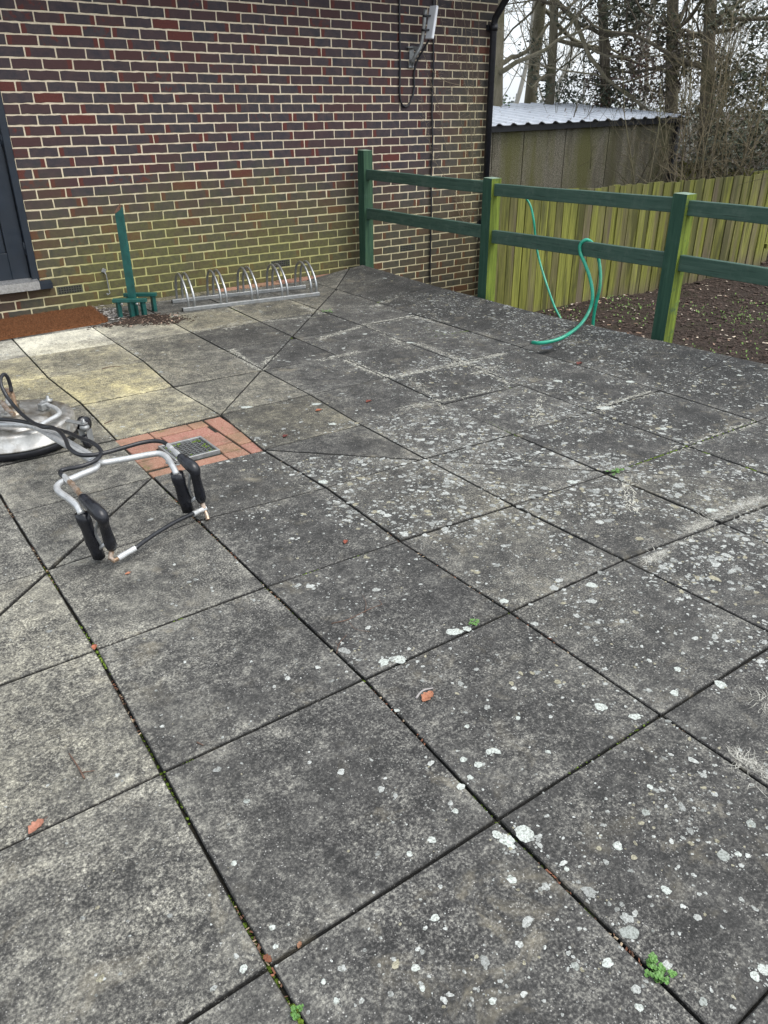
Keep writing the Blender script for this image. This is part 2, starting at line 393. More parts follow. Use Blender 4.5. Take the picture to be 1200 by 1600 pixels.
# retaining edge under the raised rim of the patio
t = NT('concrete_edge'); n = t.noise(30, 6, .7)
M_conc = t.done(t.mix(t.ramp(n, .3, .7), c4(.07, .068, .06), c4(.2, .19, .17)), .9, 0, t.bump(n, .5, .004))
b = MB(); b.bar((2.895, -9.9, -.36), (2.895, -.1, -.36), .07, .66)
tag(b.build('patio_edge', M_conc), kind='structure')

# strip against the house wall: green stained concrete, then terracotta pavers
strip = MB(); rn = random.Random(3); x = -3.6
while x < 1.40:
    L = rn.uniform(.42, .46); strip.box((x+L/2, -.072, -.02), (L-.006, .125, .04+rn.uniform(-.003, .003)), col=(.40, .85, .3, 1), bev=.003); x += L
tag(strip.build('wall_strip', M_pav), kind='structure')
t = NT('terracotta'); A = t.attr('col'); n = t.noise(18, 6, .7); n2 = t.noise(160, 4, .7)
cc = t.mix(t.ramp(n, .3, .7), t.mix(.5, A.outputs['Color'], c4(.5, .42, .4), 'MULTIPLY'), A.outputs['Color'])
cc = t.mix(t.ramp(n2, .45, .7), cc, c4(.40, .26, .19)); cc = t.mix(t.math('MULTIPLY', t.ramp(t.noise(9, 6, .7), .5, .72), .8), cc, c4(.10, .085, .05))
cc = t.mix(t.math('MULTIPLY', t.ramp(t.noise(14, 6, .75), .60, .66), .6), cc, c4(.10, .13, .035))
M_terra = t.done(cc, .88, 0, t.bump(t.math('ADD', n, n2), .5, .003), .3)
def tc(rn):
    k = rn.uniform(.8, 1.15); return (.29*k, .148*k*rn.uniform(.88, 1.12), .104*k, 1)
pv = MB(); x = 1.41
while x < 2.98:
    pv.box((x+.105, -.072, -.018+rn.uniform(-.002, .004)), (.208, .118, .05), Matrix.Rotation(rn.uniform(-.02, .02), 3, 'Z'), tc(rn), .003); x += .215
tag(pv.build('brick_edging', M_terra), kind='structure')

# terracotta pavers round the drain
pv = MB(); x0, x1, y0, y1 = -.618, -.020, -3.712, -3.145; gx0, gx1, gy0, gy1 = -.466, -.236, -3.605, -3.375
def paver(xa, xb, ya, yb):
    pv.box(((xa+xb)/2, (ya+yb)/2, -.031+rn.uniform(-.002, .002)), (xb-xa-.005, yb-ya-.005, .045), Matrix.Rotation(rn.uniform(-.012, .012), 3, 'Z'), tc(rn), .003)
W_ = (x1-x0)
for a, c_ in ((x0, x0+.19), (x0+.19, x0+.40), (x0+.40, x1-.105)): paver(a, c_, y1-.088, y1)
for a, c_ in ((x0+.02, x0+.22), (x0+.22, x1-.12)): paver(a, c_, gy1+.004, y1-.092)
paver(x1-.10, x1, y1-.27, y1); paver(x1-.10, x1, y1-.43, y1-.275); paver(x1-.10, x1, y0, y1-.435)
paver(gx1+.004, x1-.105, gy1-.14, gy1+.03); paver(gx1+.004, x1-.105, y0+.09, gy1-.145)
paver(x0, gx0-.012, gy1-.11, gy1); paver(x0, gx0-.012, gy1-.225, gy1-.113); 
for a, c_ in ((x0, x0+.17), (x0+.17, x0+.38), (x0+.38, x1-.105)): paver(a, c_, y0, y0+.082)
tag(pv.build('brick_inset', M_terra), kind='structure')

# ================================================================== garden ground beyond the fence
def gz(x, y): return -.52 + .035*fbm(x*.8, y*.8, 1, 4) + max(0, min(1, (x-8.8)/1.2))*.22 + max(0, (y-6))*.006
t = NT('mulch_soil'); n = t.noise(28, 8, .75); n2 = t.noise(5, 5, .6); n3 = t.noise(120, 3, .7)
cc = t.mix(t.ramp(n, .35, .7), c4(.020, .015, .012), c4(.076, .056, .044)); cc = t.mix(t.ramp(n3, .55, .75), cc, c4(.16, .11, .09))
cc = t.mix(t.math('MULTIPLY', t.ramp(n2, .55, .7), .5), cc, c4(.03, .04, .014))
M_mulch = t.done(cc, .95, 0, t.bump(t.math('ADD', n, t.math('MULTIPLY', n3, .4)), 1., .03), .2)
b = MB(); xs = [2.97+.14*i for i in range(70)] + [13+2*i for i in range(14)] + [45, 60, 90, 140, 250]; ys = [-60, -40, -25, -16] + [-12+.5*i for i in range(12)] + [-6+.14*i for i in range(72)] + [4.5+1.5*i for i in range(12)] + [26, 34, 45, 60, 90, 140, 250]
for x in xs:
    for y in ys: b.v.append((x, y, gz(x, y)))
ny = len(ys)
for i in range(len(xs)-1):
    for j in range(ny-1): b.f.append((i*ny+j, (i+1)*ny+j, (i+1)*ny+j+1, i*ny+j+1))
b.c = [(1, 1, 1, 1)]*len(b.v); b.smooth = [True]*len(b.f)
tag(b.build('garden_ground', M_mulch), kind='structure')
b = MB(); b.add([(-250, -250, -.62), (2.98, -250, -.62), (2.98, 250, -.62), (-250, 250, -.62)], [(0, 1, 2, 3)])
tag(b.build('ground', M_mulch), kind='structure')
# loose bark, dead leaves and weeds on the bed
rn = random.Random(11)
t = NT('bark'); A = t.attr('col'); M_vc = t.done(A.outputs['Color'], .85, 0, None, .3)
def chip(mb, p, s, col, rn, flat=.35):
    M = Matrix.Rotation(rn.uniform(0, 6.28), 3, 'Z') @ Matrix.Rotation(rn.uniform(-.6, .6), 3, 'X'); l = s*rn.uniform(.6, 1.7)
    vs = [Vector((-l, -s*.4, 0)), Vector((l*.8, -s*.5, s*flat*.4)), Vector((l, s*.4, 0)), Vector((-l*.7, s*.5, s*flat*.3)), Vector((0, 0, s*flat))]
    mb.add([M @ v + Vector(p) for v in vs], [(0, 1, 4), (1, 2, 4), (2, 3, 4), (3, 0, 4)], col)
b = MB()
for k in range(15000):
    x = 3.05+rn.random()**.9*6.5; y = -rn.random()*5.6-.9*0
    if y > -.88: continue
    if rn.random() < .05: col = rn.choice(((.42, .36, .30, 1), (.5, .42, .33, 1), (.3, .2, .14, 1))); s = rn.uniform(.010, .024)
    else: kk = rn.uniform(.4, 1.6); col = (.058*kk, .040*kk, .032*kk, 1); s = rn.uniform(.010, .022)*(2.2 if rn.random() < .04 else 1)
    chip(b, (x, y, gz(x, y)+.006), s, col, rn)
tag(b.build('bark_mulch', M_vc), 'dark brown bark mulch with pale dead leaves on the garden bed', 'mulch', kind='stuff')
b = MB()
for (px, py, n_) in [(870, 497, 60), (985, 482, 70), (1000, 500, 60), (955, 470, 30), (1130, 500, 40), (1180, 495, 60), (1190, 520, 50), (1090, 480, 30), (1195, 545, 30), (880, 480, 30), (1120, 550, 40), (1160, 470, 30)]:
    c0 = G(px, py, -.5)
    for k in range(n_):
        x, y = c0.x+rn.gauss(0, .16), c0.y+rn.gauss(0, .16)
        if y > -.95 or x < 3.05: continue
        g_ = rn.uniform(.6, 1.4); r = rn.uniform(.008, .02); q = rn.uniform(0, 6.28); z = gz(x, y)+rn.uniform(.01, .04)
        b.add([(x, y, z-.01), (x+r*math.cos(q), y+r*math.sin(q), z+.006), (x+1.6*r*math.cos(q+.5), y+1.6*r*math.sin(q+.5), z+.01), (x+r*math.cos(q+1.1), y+r*math.sin(q+1.1), z+.003)], [(0, 1, 2, 3)], (.13*g_, .21*g_, .06*g_, 1))
tag(b.build('weeds', M_vc), 'small green weeds scattered over the bark mulch', 'weeds', kind='stuff')

# ================================================================== the brick house
t = NT('brick'); A = t.attr('col'); ch = t.sepc(A.outputs['Color']); P = t.sep(t.co)
n1 = t.noise(14, 5, .65); n2 = t.noise(90, 5, .7); n0 = t.noise(1.3, 4, .6)
dark = t.mix(t.ramp(n1, .35, .65), c4(.029, .029, .037), c4(.062, .046, .048)); dark = t.mix(ch[2], dark, c4(.062, .027, .026))
red = t.mix(t.ramp(n2, .3, .7), c4(.070, .018, .016), c4(.120, .031, .023))
edge_ = t.math('ADD', ch[0], t.math('MULTIPLY', t.math('SUBTRACT', t.noise(22, 3), .5), .9))
br = t.mix(t.ramp(edge_, .52, .62), dark, red)
br = t.mix(t.ramp(n2, .58, .75), br, c4(.09, .072, .066)); br = t.mix(t.ramp(t.noise(160, 3), .62, .7), br, c4(.02, .018, .02))
# algae creeping up from the ground, thickest left of the green fence post
def algae(t, P, n0):
    h = t.math('ADD', P[2], t.math('MULTIPLY', t.math('SUBTRACT', n0, .5), 1.0))
    h = t.math('ADD', h, t.math('MULTIPLY', t.math('SUBTRACT', t.noise(7, 5, .7), .5), .6))
    a1 = t.ramp(h, .38, 1.05, 1, 0)
    a2 = t.math('MULTIPLY', t.ramp(P[0], 2.6, 3.3, 1, .42), t.ramp(P[0], -.35, .35, .25, 1))
    right = t.math('MULTIPLY', t.ramp(P[0], 3.9, 4.5), t.ramp(P[2], .9, 2.1, .5, .15))
    return t.math('MAXIMUM', t.math('MULTIPLY', a1, a2), right)
al = algae(t, P, n0); al2 = t.math('MULTIPLY', al, t.ramp(t.noise(30, 4, .7), .25, .6, .35, 1))
br = t.mix(t.math('MULTIPLY', al2, .8, True), br, t.mix(n1, c4(.066, .070, .022), c4(.17, .165, .055)))
M_brick = t.done(br, t.ramp(n2, .3, .7, .6, .85), 0, t.bump(t.math('ADD', n2, n1), .5, .003), .3)
t = NT('mortar'); P = t.sep(t.co); n0 = t.noise(1.3, 4, .6); n2 = t.noise(120, 4, .7)
mc = t.mix(t.ramp(n2, .3, .75), c4(.54, .46, .34), c4(.78, .69, .53)); mc = t.mix(t.ramp(t.noise(3, 5, .7), .35, .7, 0, .35), mc, c4(.30, .25, .17))
al = algae(t, P, n0); mc = t.mix(t.math('MULTIPLY', al, .80, True), mc, t.mix(t.noise(6), c4(.26, .27, .06), c4(.42, .41, .15)))
M_mort = t.done(mc, .92, 0, t.bump(n2, .5, .003), .2)

house = empty('brick_house', (0, 0, 0), 'red and dark brick house wall with cream mortar and a navy door', 'house')
WX1, WTOP = 4.862, 2.93
rn = random.Random(21)
bricks = MB()
def brick(c, size, kind):
    """a moulded brick with soft arrises; col.r runs along its length so that some have red ends"""
    bm = bmesh.new(); bmesh.ops.create_cube(bm, size=1)
    for v in bm.verts: v.co = Vector((v.co.x*size[0], v.co.y*size[1], v.co.z*size[2]))
    bmesh.ops.subdivide_edges(bm, edges=[e for e in bm.edges if abs((e.verts[0].co-e.verts[1].co)[kind['ax']]) > .05], cuts=4, use_grid_fill=True) if max(size) > .15 else None
    bmesh.ops.bevel(bm, geom=[e for e in bm.edges if len(e.link_faces) == 2 and e.calc_face_angle() > .5], offset=.003, segments=1, affect='EDGES')
    bm.verts.index_update(); base = len(bricks.v); ax = kind['ax']; M = Matrix.Rotation(rn.uniform(-.004, .004), 3, 'Y' if ax == 0 else 'X')
    for v in bm.verts:
        u = v.co[ax]/size[ax]+.5; r = kind['base']
        r = max(r, kind['l']*max(0, 1-u/.28), kind['r']*max(0, 1-(1-u)/.28))
        jit = Vector((fbm(c[0]*9+v.co.x*30, c[2]*9+v.co.z*30, 1, 2), 0, fbm(c[0]*9+v.co.x*22, c[2]*9, 5, 2)))*.0038
        bricks.v.append(tuple(M @ v.co + Vector(c) + jit)); bricks.c.append((r, 0, kind['brown'], 1))
    bricks.f += [tuple(v.index+base for v in f.verts) for f in bm.faces]; bricks.smooth += [False]*len(bm.faces); bm.free()
def kindof(ax):
    q = rn.random(); k = dict(ax=ax, base=.0, l=0, r=0, brown=rn.random()**2.4)
    if q < .045: k['base'] = 1.
    elif q < .10: k['base'] = .50
    elif q < .34: k['l'] = 1.4
    elif q < .54: k['r'] = 1.4
    return k
vents = {(.0375, 28): 0, (1.66, 28): 0, (3.715, 28): 0}
DX0, DX1, DZ0, DZ1 = -1.16, -.115, .245, 2.32
for row in range(-8, 39):
    z = 2.3-.075*(row+.5); off = 0 if row % 2 == 0 else .1125
    if z > WTOP: continue
    k = -18
    while True:
        a = k*.225+off+.005; bb = a+.215; k += 1
        if a > WX1-.02: break
        if bb > WX1: bb = WX1
        if bb > WX1-.1 and bb < WX1: bb = WX1
        parts = [(a, bb)]
        if DZ0-.03 < z < DZ1+.03:
            parts = [(p, min(q, DX0)) for p, q in parts if p < DX0-.03] + [(max(p, DX1), q) for p, q in parts if q > DX1+.03]
        if row == 28: parts = [(p, q) for p, q in parts if not (.02 < (p+q)/2 < .20 or 2.05 < (p+q)/2 < 2.22 or 3.62 < (p+q)/2 < 3.80)]
        for p, q in parts:
            if q-p > .03: brick(((p+q)/2, .045+rn.uniform(-.0012, .0012), z), (q-p+rn.uniform(-.002, .001), .09, .0645+rn.uniform(-.0022, .0014)), kindof(0))
for row in range(-8, 39):                                   # the return wall round the corner
    z = 2.3-.075*(row+.5); off = .1125 if row % 2 == 0 else 0
    for k in range(0, 26):
        a = .1+k*.225+off-.1; a = max(a, .098)
        brick((WX1-.045, (a+k*.225+off+.21)/2, z), (.09, k*.225+off+.21-a, .0655), kindof(1)) if k*.225+off+.21-a > .04 else None
wall = MB()
def mortar(x0_, x1_, z0_, z1_):
    nx, nz = max(1, int((x1_-x0_)/.3)), max(1, int((z1_-z0_)/.3))
    wall.box(((x0_+x1_)/2, .125, (z0_+z1_)/2), (x1_-x0_, .243, z1_-z0_))
mortar(-3.9, DX0, -.7, WTOP); mortar(DX1, WX1-.0035, -.7, WTOP); mortar(DX0, DX1, -.7, DZ0-.003); mortar(DX0, DX1, DZ1, WTOP)
wall.box((WX1-.12-.0035, 3.05, 1.115), (.24, 5.6, 3.63))
wo = sub(wall, 'wall', M_mort, house); sub(bricks, 'brickwork', M_brick, wo)
# air bricks
M_dark = simple('dark_void', (.012, .012, .013), .9, 0, .3)
M_vent = simple('clay_vent', (.07, .068, .06), .8, 0, .4, 60, dirt=(.06, .07, .03))
for xa in (.005, 2.030, 3.605):
    v = MB(); z = 2.3-.075*28.5; v.box((xa+.107, .051, z), (.212, .1, .064))
    vo = sub(v, 'air_vent', M_vent, house); v = MB()
    for i in range(9):
        for j in range(3): v.box((xa+.022+i*.0213, .0002, z-.019+j*.019), (.012, .005, .011))
    sub(v, 'vent_hole', M_dark, vo)
# door
M_navy = simple('navy_paint', (.0075, .014, .024), .42, 0, .22, 7, dirt=(.05, .055, .05), dirtf=.25, bump=.1)
M_alu = simple('chequer_aluminium', (.50, .50, .50), .38, .9, .25, 60, dirt=(.16, .15, .13), dirtf=.35)
M_black = simple('black_plastic', (.012, .013, .017), .42, 0, .4, 25, dirt=(.05, .05, .048), dirtf=.3)
f = MB(); f.box((DX1-.028, .03, 1.285), (.056, .09, 2.07), bev=.004); f.box((DX0+.028, .03, 1.285), (.056, .09, 2.07), bev=.004); f.box(((DX0+DX1)/2, .03, DZ1-.028), (DX1-DX0-.114, .09, .056), bev=.003)
sub(f, 'door_frame', M_navy, house)
dl = MB(); lx0, lx1, lz0, lz1 = DX0+.060, DX1-.060, .285, DZ1-.06
st = .135
dl.box((lx0+st/2, .045, (lz0+lz1)/2), (st, .044, lz1-lz0), bev=.003); dl.box((lx1-st/2, .045, (lz0+lz1)/2), (st, .044, lz1-lz0), bev=.003)
for za, zb in ((lz0, lz0+.21), (1.22, 1.34), (lz1-.13, lz1)): dl.box(((lx0+lx1)/2, .0455, (za+zb)/2), (lx1-lx0-2*st-.001, .043, zb-za), bev=.003)
nb = 6; bw = (lx1-lx0-2*st)/nb
for za, zb in ((lz0+.21, 1.22), (1.34, lz1-.13)):
    for i in range(nb): dl.box((lx0+st+bw*(i+.5), .055, (za+zb)/2), (bw-.004, .02, zb-za), bev=.003)
do = sub(dl, 'door', M_navy, house)
for hz in (.52, 1.3, 2.05):
    h = MB(); h.tube([(DX1-.058, .012, hz-.05), (DX1-.058, .012, hz+.05)], .008); sub(h, 'hinge', M_navy, do)
h = MB(); h.box((lx0+.06, .018, 1.25), (.04, .008, .2), bev=.003); h.tube([(lx0+.06, .014, 1.3), (lx0+.06, -.04, 1.3), (lx0+.075, -.045, 1.3), (lx0+.17, -.045, 1.3)], .009); sub(h, 'handle', M_alu, do)
s_ = MB(); s_.add([(DX0-.05, .0, .200), (DX1+.085, .0, .200), (DX1+.085, -.05, .200), (DX0-.05, -.05, .200), (DX0-.05, .0, .262), (DX1+.085, .0, .262), (DX1+.085, -.05, .242), (DX0-.05, -.05, .242)],
                  [(0, 1, 2, 3), (4, 7, 6, 5), (3, 2, 6, 7), (0, 4, 5, 1), (1, 5, 6, 2), (0, 3, 7, 4)])
so = sub(s_, 'door_sill', M_navy, house)
tr = MB(); tr.add([(DX0, .02, .2855), (DX1-.02, .02, .2855), (DX1-.02, -.066, .266), (DX0, -.066, .266), (DX0, -.0665, .205), (DX1-.02, -.0665, .205), (DX0, -.0705, .205), (DX1-.02, -.0705, .205), (DX1-.02, -.0705, .270), (DX0, -.0705, .270), (DX1-.02, .02, .2895), (DX0, .02, .2895)],
                  [(0, 1, 2, 3), (3, 2, 5, 4), (6, 7, 8, 9), (9, 8, 10, 11), (4, 5, 7, 6), (1, 10, 8, 2), (2, 8, 7, 5), (0, 3, 9, 11), (3, 4, 6, 9), (0, 11, 10, 1)])
k = 0; xx = DX0+.01
while xx < DX1-.035:                                        # raised tread lozenges
    for zz in (.222, .245):
        s1 = 1 if (k+int(zz*1000)//20) % 2 else -1
        tr.box((xx, -.0716, zz), (.022, .0022, .004), Matrix.Rotation(.75*s1, 3, 'Y'))
    for q in range(3):
        s1 = 1 if (k+q) % 2 else -1; yy = -.055+.024*q; tr.box((xx, yy, .2715+(yy+.066)*.227), (.020, .004, .0024), Matrix.Rotation(.75*s1, 3, 'Z'))
    xx += .019; k += 1
sub(tr, 'tread_plate', M_alu, so)
# eaves above the picture: soffit, fascia and gutter, with the downpipe
M_soff = simple('soffit_board', (.10, .09, .08), .7)
e_ = MB(); e_.box((.75, -.28, WTOP+.02), (9.1, .62, .03)); e_.box((.75, -.60, WTOP+.08), (9.1, .025, .2)); e_.add([(-3.9, -.68, WTOP+.15), (5.4, -.68, WTOP+.15), (5.4, 3.4, WTOP+1.9), (-3.9, 3.4, WTOP+1.9), (-3.9, -.68, WTOP+.19), (5.4, -.68, WTOP+.19), (5.4, 3.4, WTOP+1.94), (-3.9, 3.4, WTOP+1.94)], [(0, 3, 2, 1), (4, 5, 6, 7), (0, 1, 5, 4), (1, 2, 6, 5), (2, 3, 7, 6), (3, 0, 4, 7)])
sub(e_, 'roof', M_soff, house)
g_ = MB(); g_.tube([(-3.8, -.67, WTOP+.1), (5.3, -.67, WTOP+.1)], .055, 10); go = sub(g_, 'gutter', M_black, house)
PX = 4.765
top_ = W(768, 32, -.055)
dp = MB(); dp.tube([(PX, -.055, -.6), (PX, -.055, top_.z-.03), (PX, -.075, top_.z+.03), (PX, -.62, WTOP-.06), (PX, -.66, WTOP-.02), (PX, -.67, WTOP+.08)], .034, 14)
dpo = sub(dp, 'downpipe', M_black, house)
for z in (top_.z-.06, .35):
    c_ = MB(); c_.lathe((PX, -.055, z), [(.041, -.03), (.041, .03)], 14); c_.box((PX, -.013, z), (.11, .022, .05)); sub(c_, 'pipe_clip', M_black, dpo)

# cables on the wall
def wire(pts, r, name, label, cat, m, n=7):
    b = MB(); b.tube(pts, r, n); o = b.build(name, m, origin=pts[0]); tag(o, label, cat); return o
pts = [W(674-.0, 0, -.012)]
p0, p1 = W(677, 0, -.014), W(672, 440, -.014)
pts = [Vector((p0.x+(p1.x-p0.x)*k/16+.006*math.sin(k*1.7)+.003*math.sin(k*4.1), -.014-.004*abs(math.sin(k*2.2)), WTOP+(-.46-WTOP)*k/16)) for k in range(17)]
wire(pts, .0095, 'black_cable', 'black cable running straight down the brick wall to the ground beside the climber', 'cable', M_black)
lp = [(624, -40), (624, 0), (624.5, 50), (625, 100), (624.5, 140), (626, 158), (631, 166), (637, 165), (643, 155), (647, 138), (647, 115), (652, 95), (660, 80), (668, 66), (671, 61)]
yy = [-.012]*9 + [-.012, -.014, -.03, -.06, -.10, -.12]
pts = catmull([W(a, b_, y) for (a, b_), y in zip(lp, yy)], 5)
wire(pts, .0095, 'black_cable', 'black cable hanging in a U shaped loop under the white antenna', 'cable', M_black)
# antenna
M_white = simple('white_plastic', (.74, .76, .80), .35, 0, .06, 12, dirt=(.4, .4, .36), dirtf=.2, bump=.05)
M_galv = simple('galvanised', (.27, .28, .28), .5, .5, .22, 35, dirt=(.25, .24, .22), dirtf=.4)
an = empty('antenna', W(648, 90), 'white flat panel antenna on a grey bracket high on the brick wall', 'antenna')
bp = MB(); pc = W(643, 88, -.012)
bp.box(W(643, 90, -.006), (.055, .012, .16), bev=.002); bp.box(W(641, 74, -.02), (.075, .04, .012), bev=.002); bp.box(W(642, 104, -.012), (.06, .02, .02), bev=.002)
for z_ in (74, 104): bp.bar(W(643, z_, -.01), W(653, 76, -.10), .012, .03)
sub(bp, 'bracket', M_galv, an)
mast = MB(); mast.tube(catmull([W(643, 98, -.04), W(650, 86, -.085), W(658, 70, -.115), W(662, 45, -.125), W(665, 15, -.13)], 4), .017, 12); sub(mast, 'mast', M_galv, an)
pn = MB(); a_, b_ = W(671, 61, -.17), W(678.5, 9, -.18); yd = Vector((-.62, -.78, 0))
d_ = (b_-a_); pn.bar(a_, b_, .105, .030, bev=.006); 
pno = sub(pn, 'panel', M_white, an)
for (x_, y_) in ((664, 25), (662, 47)):
    cl = MB(); q = W(x_, y_, -.128); cl.lathe(q, [(.024, -.010), (.024, .010)], 12); cl.bar(q, W(x_+9, y_, -.16), .03, .016)
    sub(cl, 'clamp', M_black, an)
# door hold-back hook
hk = empty('door_hook', W(165, 440, -.01), 'small steel cabin hook hanging on the brick wall beside the door', 'hook')
b = MB(); b.tube([W(163, 424, -.02), W(166, 430, -.022), W(170, 452, -.022), W(172, 458, -.026), W(168, 461, -.03), W(167, 458, -.03)], .0045, 8); sub(b, 'hook', M_galv, hk)
b = MB(); b.box(W(162, 423, -.006), (.035, .012, .035), Matrix.Rotation(.5, 3, 'Y'), bev=.003); sub(b, 'plate', M_galv, hk)

# bare climber on the wall: wires and twigs
M_twig = simple('dry_twig', (.20, .16, .11), .85, 0, .4, 60)
b = MB(); rn = random.Random(5)
stems = [[(683, 0), (692, 45), (700, 90), (704, 130), (712, 165), (722, 200), (730, 240), (738, 280)], [(706, 0), (714, 50), (716, 90), (726, 130), (733, 180), (738, 240)], [(722, 0), (728, 60), (731, 110), (733, 150), (737, 200), (741, 260), (744, 300)],
         [(735, 0), (736, 60), (738, 110), (740, 160), (742, 215)], [(748, 20), (747, 90), (746, 150), (747, 200)], [(660, 80), (672, 105), (685, 120), (700, 128), (718, 133)], [(668, 115), (680, 150), (690, 190), (700, 240)], [(658, 150), (662, 180), (668, 200), (676, 240), (690, 270), (712, 300), (730, 330), (738, 350)], [(712, 300), (716, 325), (722, 345), (735, 352)]]
for s_ in stems:
    pts = catmull([W(x_+rn.uniform(-1.5, 1.5), y_, -.02-rn.uniform(0, .03)) for x_, y_ in s_], 4)
    b.tube(pts, [rn.uniform(.0022, .0034)]*len(pts), 4)
    for p in pts[1:]:
        if rn.random() < .75:
            q = p; d_ = Vector((rn.choice((-1, 1)), rn.uniform(-.5, .1), rn.uniform(-.4, .7))).normalized(); L = rn.uniform(.03, .12); P_ = [p]
            for k in range(3): q = q+d_*L/3; q.y = min(q.y, -.008); P_.append(q.copy()); d_ = (d_+Vector((rn.uniform(-.4, .4), 0, rn.uniform(-.2, .5)))).normalized()
            b.tube(P_, [.0018, .0015, .0012, .001], 3)
o = b.build('climbing_plant', M_twig); tag(o, 'leafless climbing plant with thin pale twigs on the brick wall beside the downpipe', 'climber')

# ================================================================== things on the patio
# drain grate
dg = empty('drain_grate', (-.35, -3.49, 0), 'square galvanised drain grate with moss set in the terracotta brick inset', 'drain')
b = MB(); fr = .013
for (xa, xb, ya, yb) in ((gx0, gx1, gy0, gy0+fr), (gx0, gx1, gy1-fr, gy1), (gx0, gx0+fr, gy0+fr, gy1-fr), (gx1-fr, gx1, gy0+fr, gy1-fr)):
    b.box(((xa+xb)/2, (ya+yb)/2, -.010), (xb-xa, yb-ya, .03), bev=.0015)
sub(b, 'frame', M_galv, dg)
b = MB(); nb = 9
for i in range(nb):
    q = gx0+fr+(gx1-gx0-2*fr)*(i+.5)/nb; b.box((q, (gy0+gy1)/2, -.006), (.0020, gy1-gy0-2*fr, .006))
for i in range(nb):
    q = gy0+fr+(gy1-gy0-2*fr)*(i+.5)/nb; b.box(((gx0+gx1)/2, q, -.0075), (gx1-gx0-2*fr, .0020, .005))
sub(b, 'grid', M_galv, dg)
b = MB(); b.box(((gx0+gx1)/2, (gy0+gy1)/2, -.085), (gx1-gx0-.01, gy1-gy0-.01, .02)); sub(b, 'sump', M_dark, dg)
M_moss = simple('moss', (.10, .15, .022), .95, 0, .6, 90, bump=.8, spec=.1)
b = MB(); rn = random.Random(9)
def tuft(b, p, r, rn, col=None):
    n = 7; vs = [Vector(p)+Vector((0, 0, r*.55))]; q0 = rn.uniform(0, 6)
    for k in range(n): a = q0+6.283*k/n; rr = r*rn.uniform(.6, 1.25); vs.append(Vector(p)+Vector((rr*math.cos(a), rr*math.sin(a), -.001)))
    b.add(vs, [(0, 1+k, 1+(k+1) % n) for k in range(n)], col)
for k in range(46):
    sgn = rn.choice((0, 1, 2, 3)); u = rn.random()**1.4
    x = gx0+.02+(gx1-gx0-.04)*(u if sgn < 2 else rn.choice((rn.uniform(.85, 1), rn.uniform(0, .15)))); y = gy0+.02+(gy1-gy0-.04)*(rn.choice((rn.uniform(.85, 1), rn.uniform(0, .12))) if sgn < 2 else u)
    tuft(b, (x, y, -.003), rn.uniform(.004, .009), rn)
tag(sub(b, 'moss', M_moss, dg), kind='stuff')
rk = MB(); rk.tube(catmull([(-.47, -3.66, .004), (-.495, -3.65, .006), (-.515, -3.61, .006), (-.50, -3.585, .006), (-.478, -3.60, .004), (-.475, -3.62, .004)], 4), .0032, 6)
tag(rk.build('wire_hook', M_galv, origin=(-.49, -3.62, 0)), 'bent steel wire hook lying on the terracotta bricks left of the drain grate', 'wire hook')

# coir mat
M_coir = simple('coir', (.11, .046, .020), .97, 0, .45, 55, dirt=(.05, .022, .012), dirtf=.35, bump=.6, spec=.1)
b = MB(); rn = random.Random(4); nx, ny = 90, 34
def matp(u, v):
    xa = -1.75+(.262+1.75)*u + (-.055)*(1-v); ya = -.795+(.12)*u+v*(.66-.03*u)
    r = .07; du, dv = (1-u)*2.0, v*.7
    if du < r and dv < r: k = r-math.hypot(r-du, r-dv); xa -= max(0, (r-du))*.25; ya += max(0, (r-dv))*.3
    return xa, ya
def mz(x, y, u, v): return .020+.006*fbm(x*4, y*4, 2, 3)+.003*fbm(x*40, y*40, 1, 2)
top = []
for i in range(nx+1):
    for j in range(ny+1):
        u, v = i/nx, j/ny; x, y = matp(u, v); x += .005*fbm(x*30, y*30, 3); y += .006*fbm(x*30, y*30, 8)
        e = min(u*2, (1-u)*2, v*.7, (1-v)*.7); b.v.append((x, y, mz(x, y, u, v) if e > .001 else .003))
for i in range(nx):
    for j in range(ny): k = i*(ny+1)+j; b.f.append((k, k+ny+1, k+ny+2, k+1))
b.c = [(1, 1, 1, 1)]*len(b.v); b.smooth = [True]*len(b.f)
mat = empty('door_mat', (-.6, -.4, 0), 'worn brown coir mat lying on the paving below the navy door', 'mat')
sub(b, 'backing', M_coir, mat)
b = MB()
for k in range(26000):
    u, v = rn.random(), rn.random(); u = 1-(1-u)*.75; x, y = matp(u, v); z = mz(x, y, u, v); a = rn.uniform(0, 6.28); l = rn.uniform(.006, .014); t_ = rn.uniform(.2, 1)
    p = Vector((x, y, z-.002)); q = p+Vector((math.cos(a)*l*t_, math.sin(a)*l*t_, l*.8)); s_ = Vector((-math.sin(a), math.cos(a), 0))*.0014; g_ = rn.uniform(.55, 1.5)
    b.add([p-s_, p+s_, q], [(0, 1, 2)], (.15*g_, .066*g_, .029*g_, 1))
fb = sub(b, 'fibres', M_vc, mat)

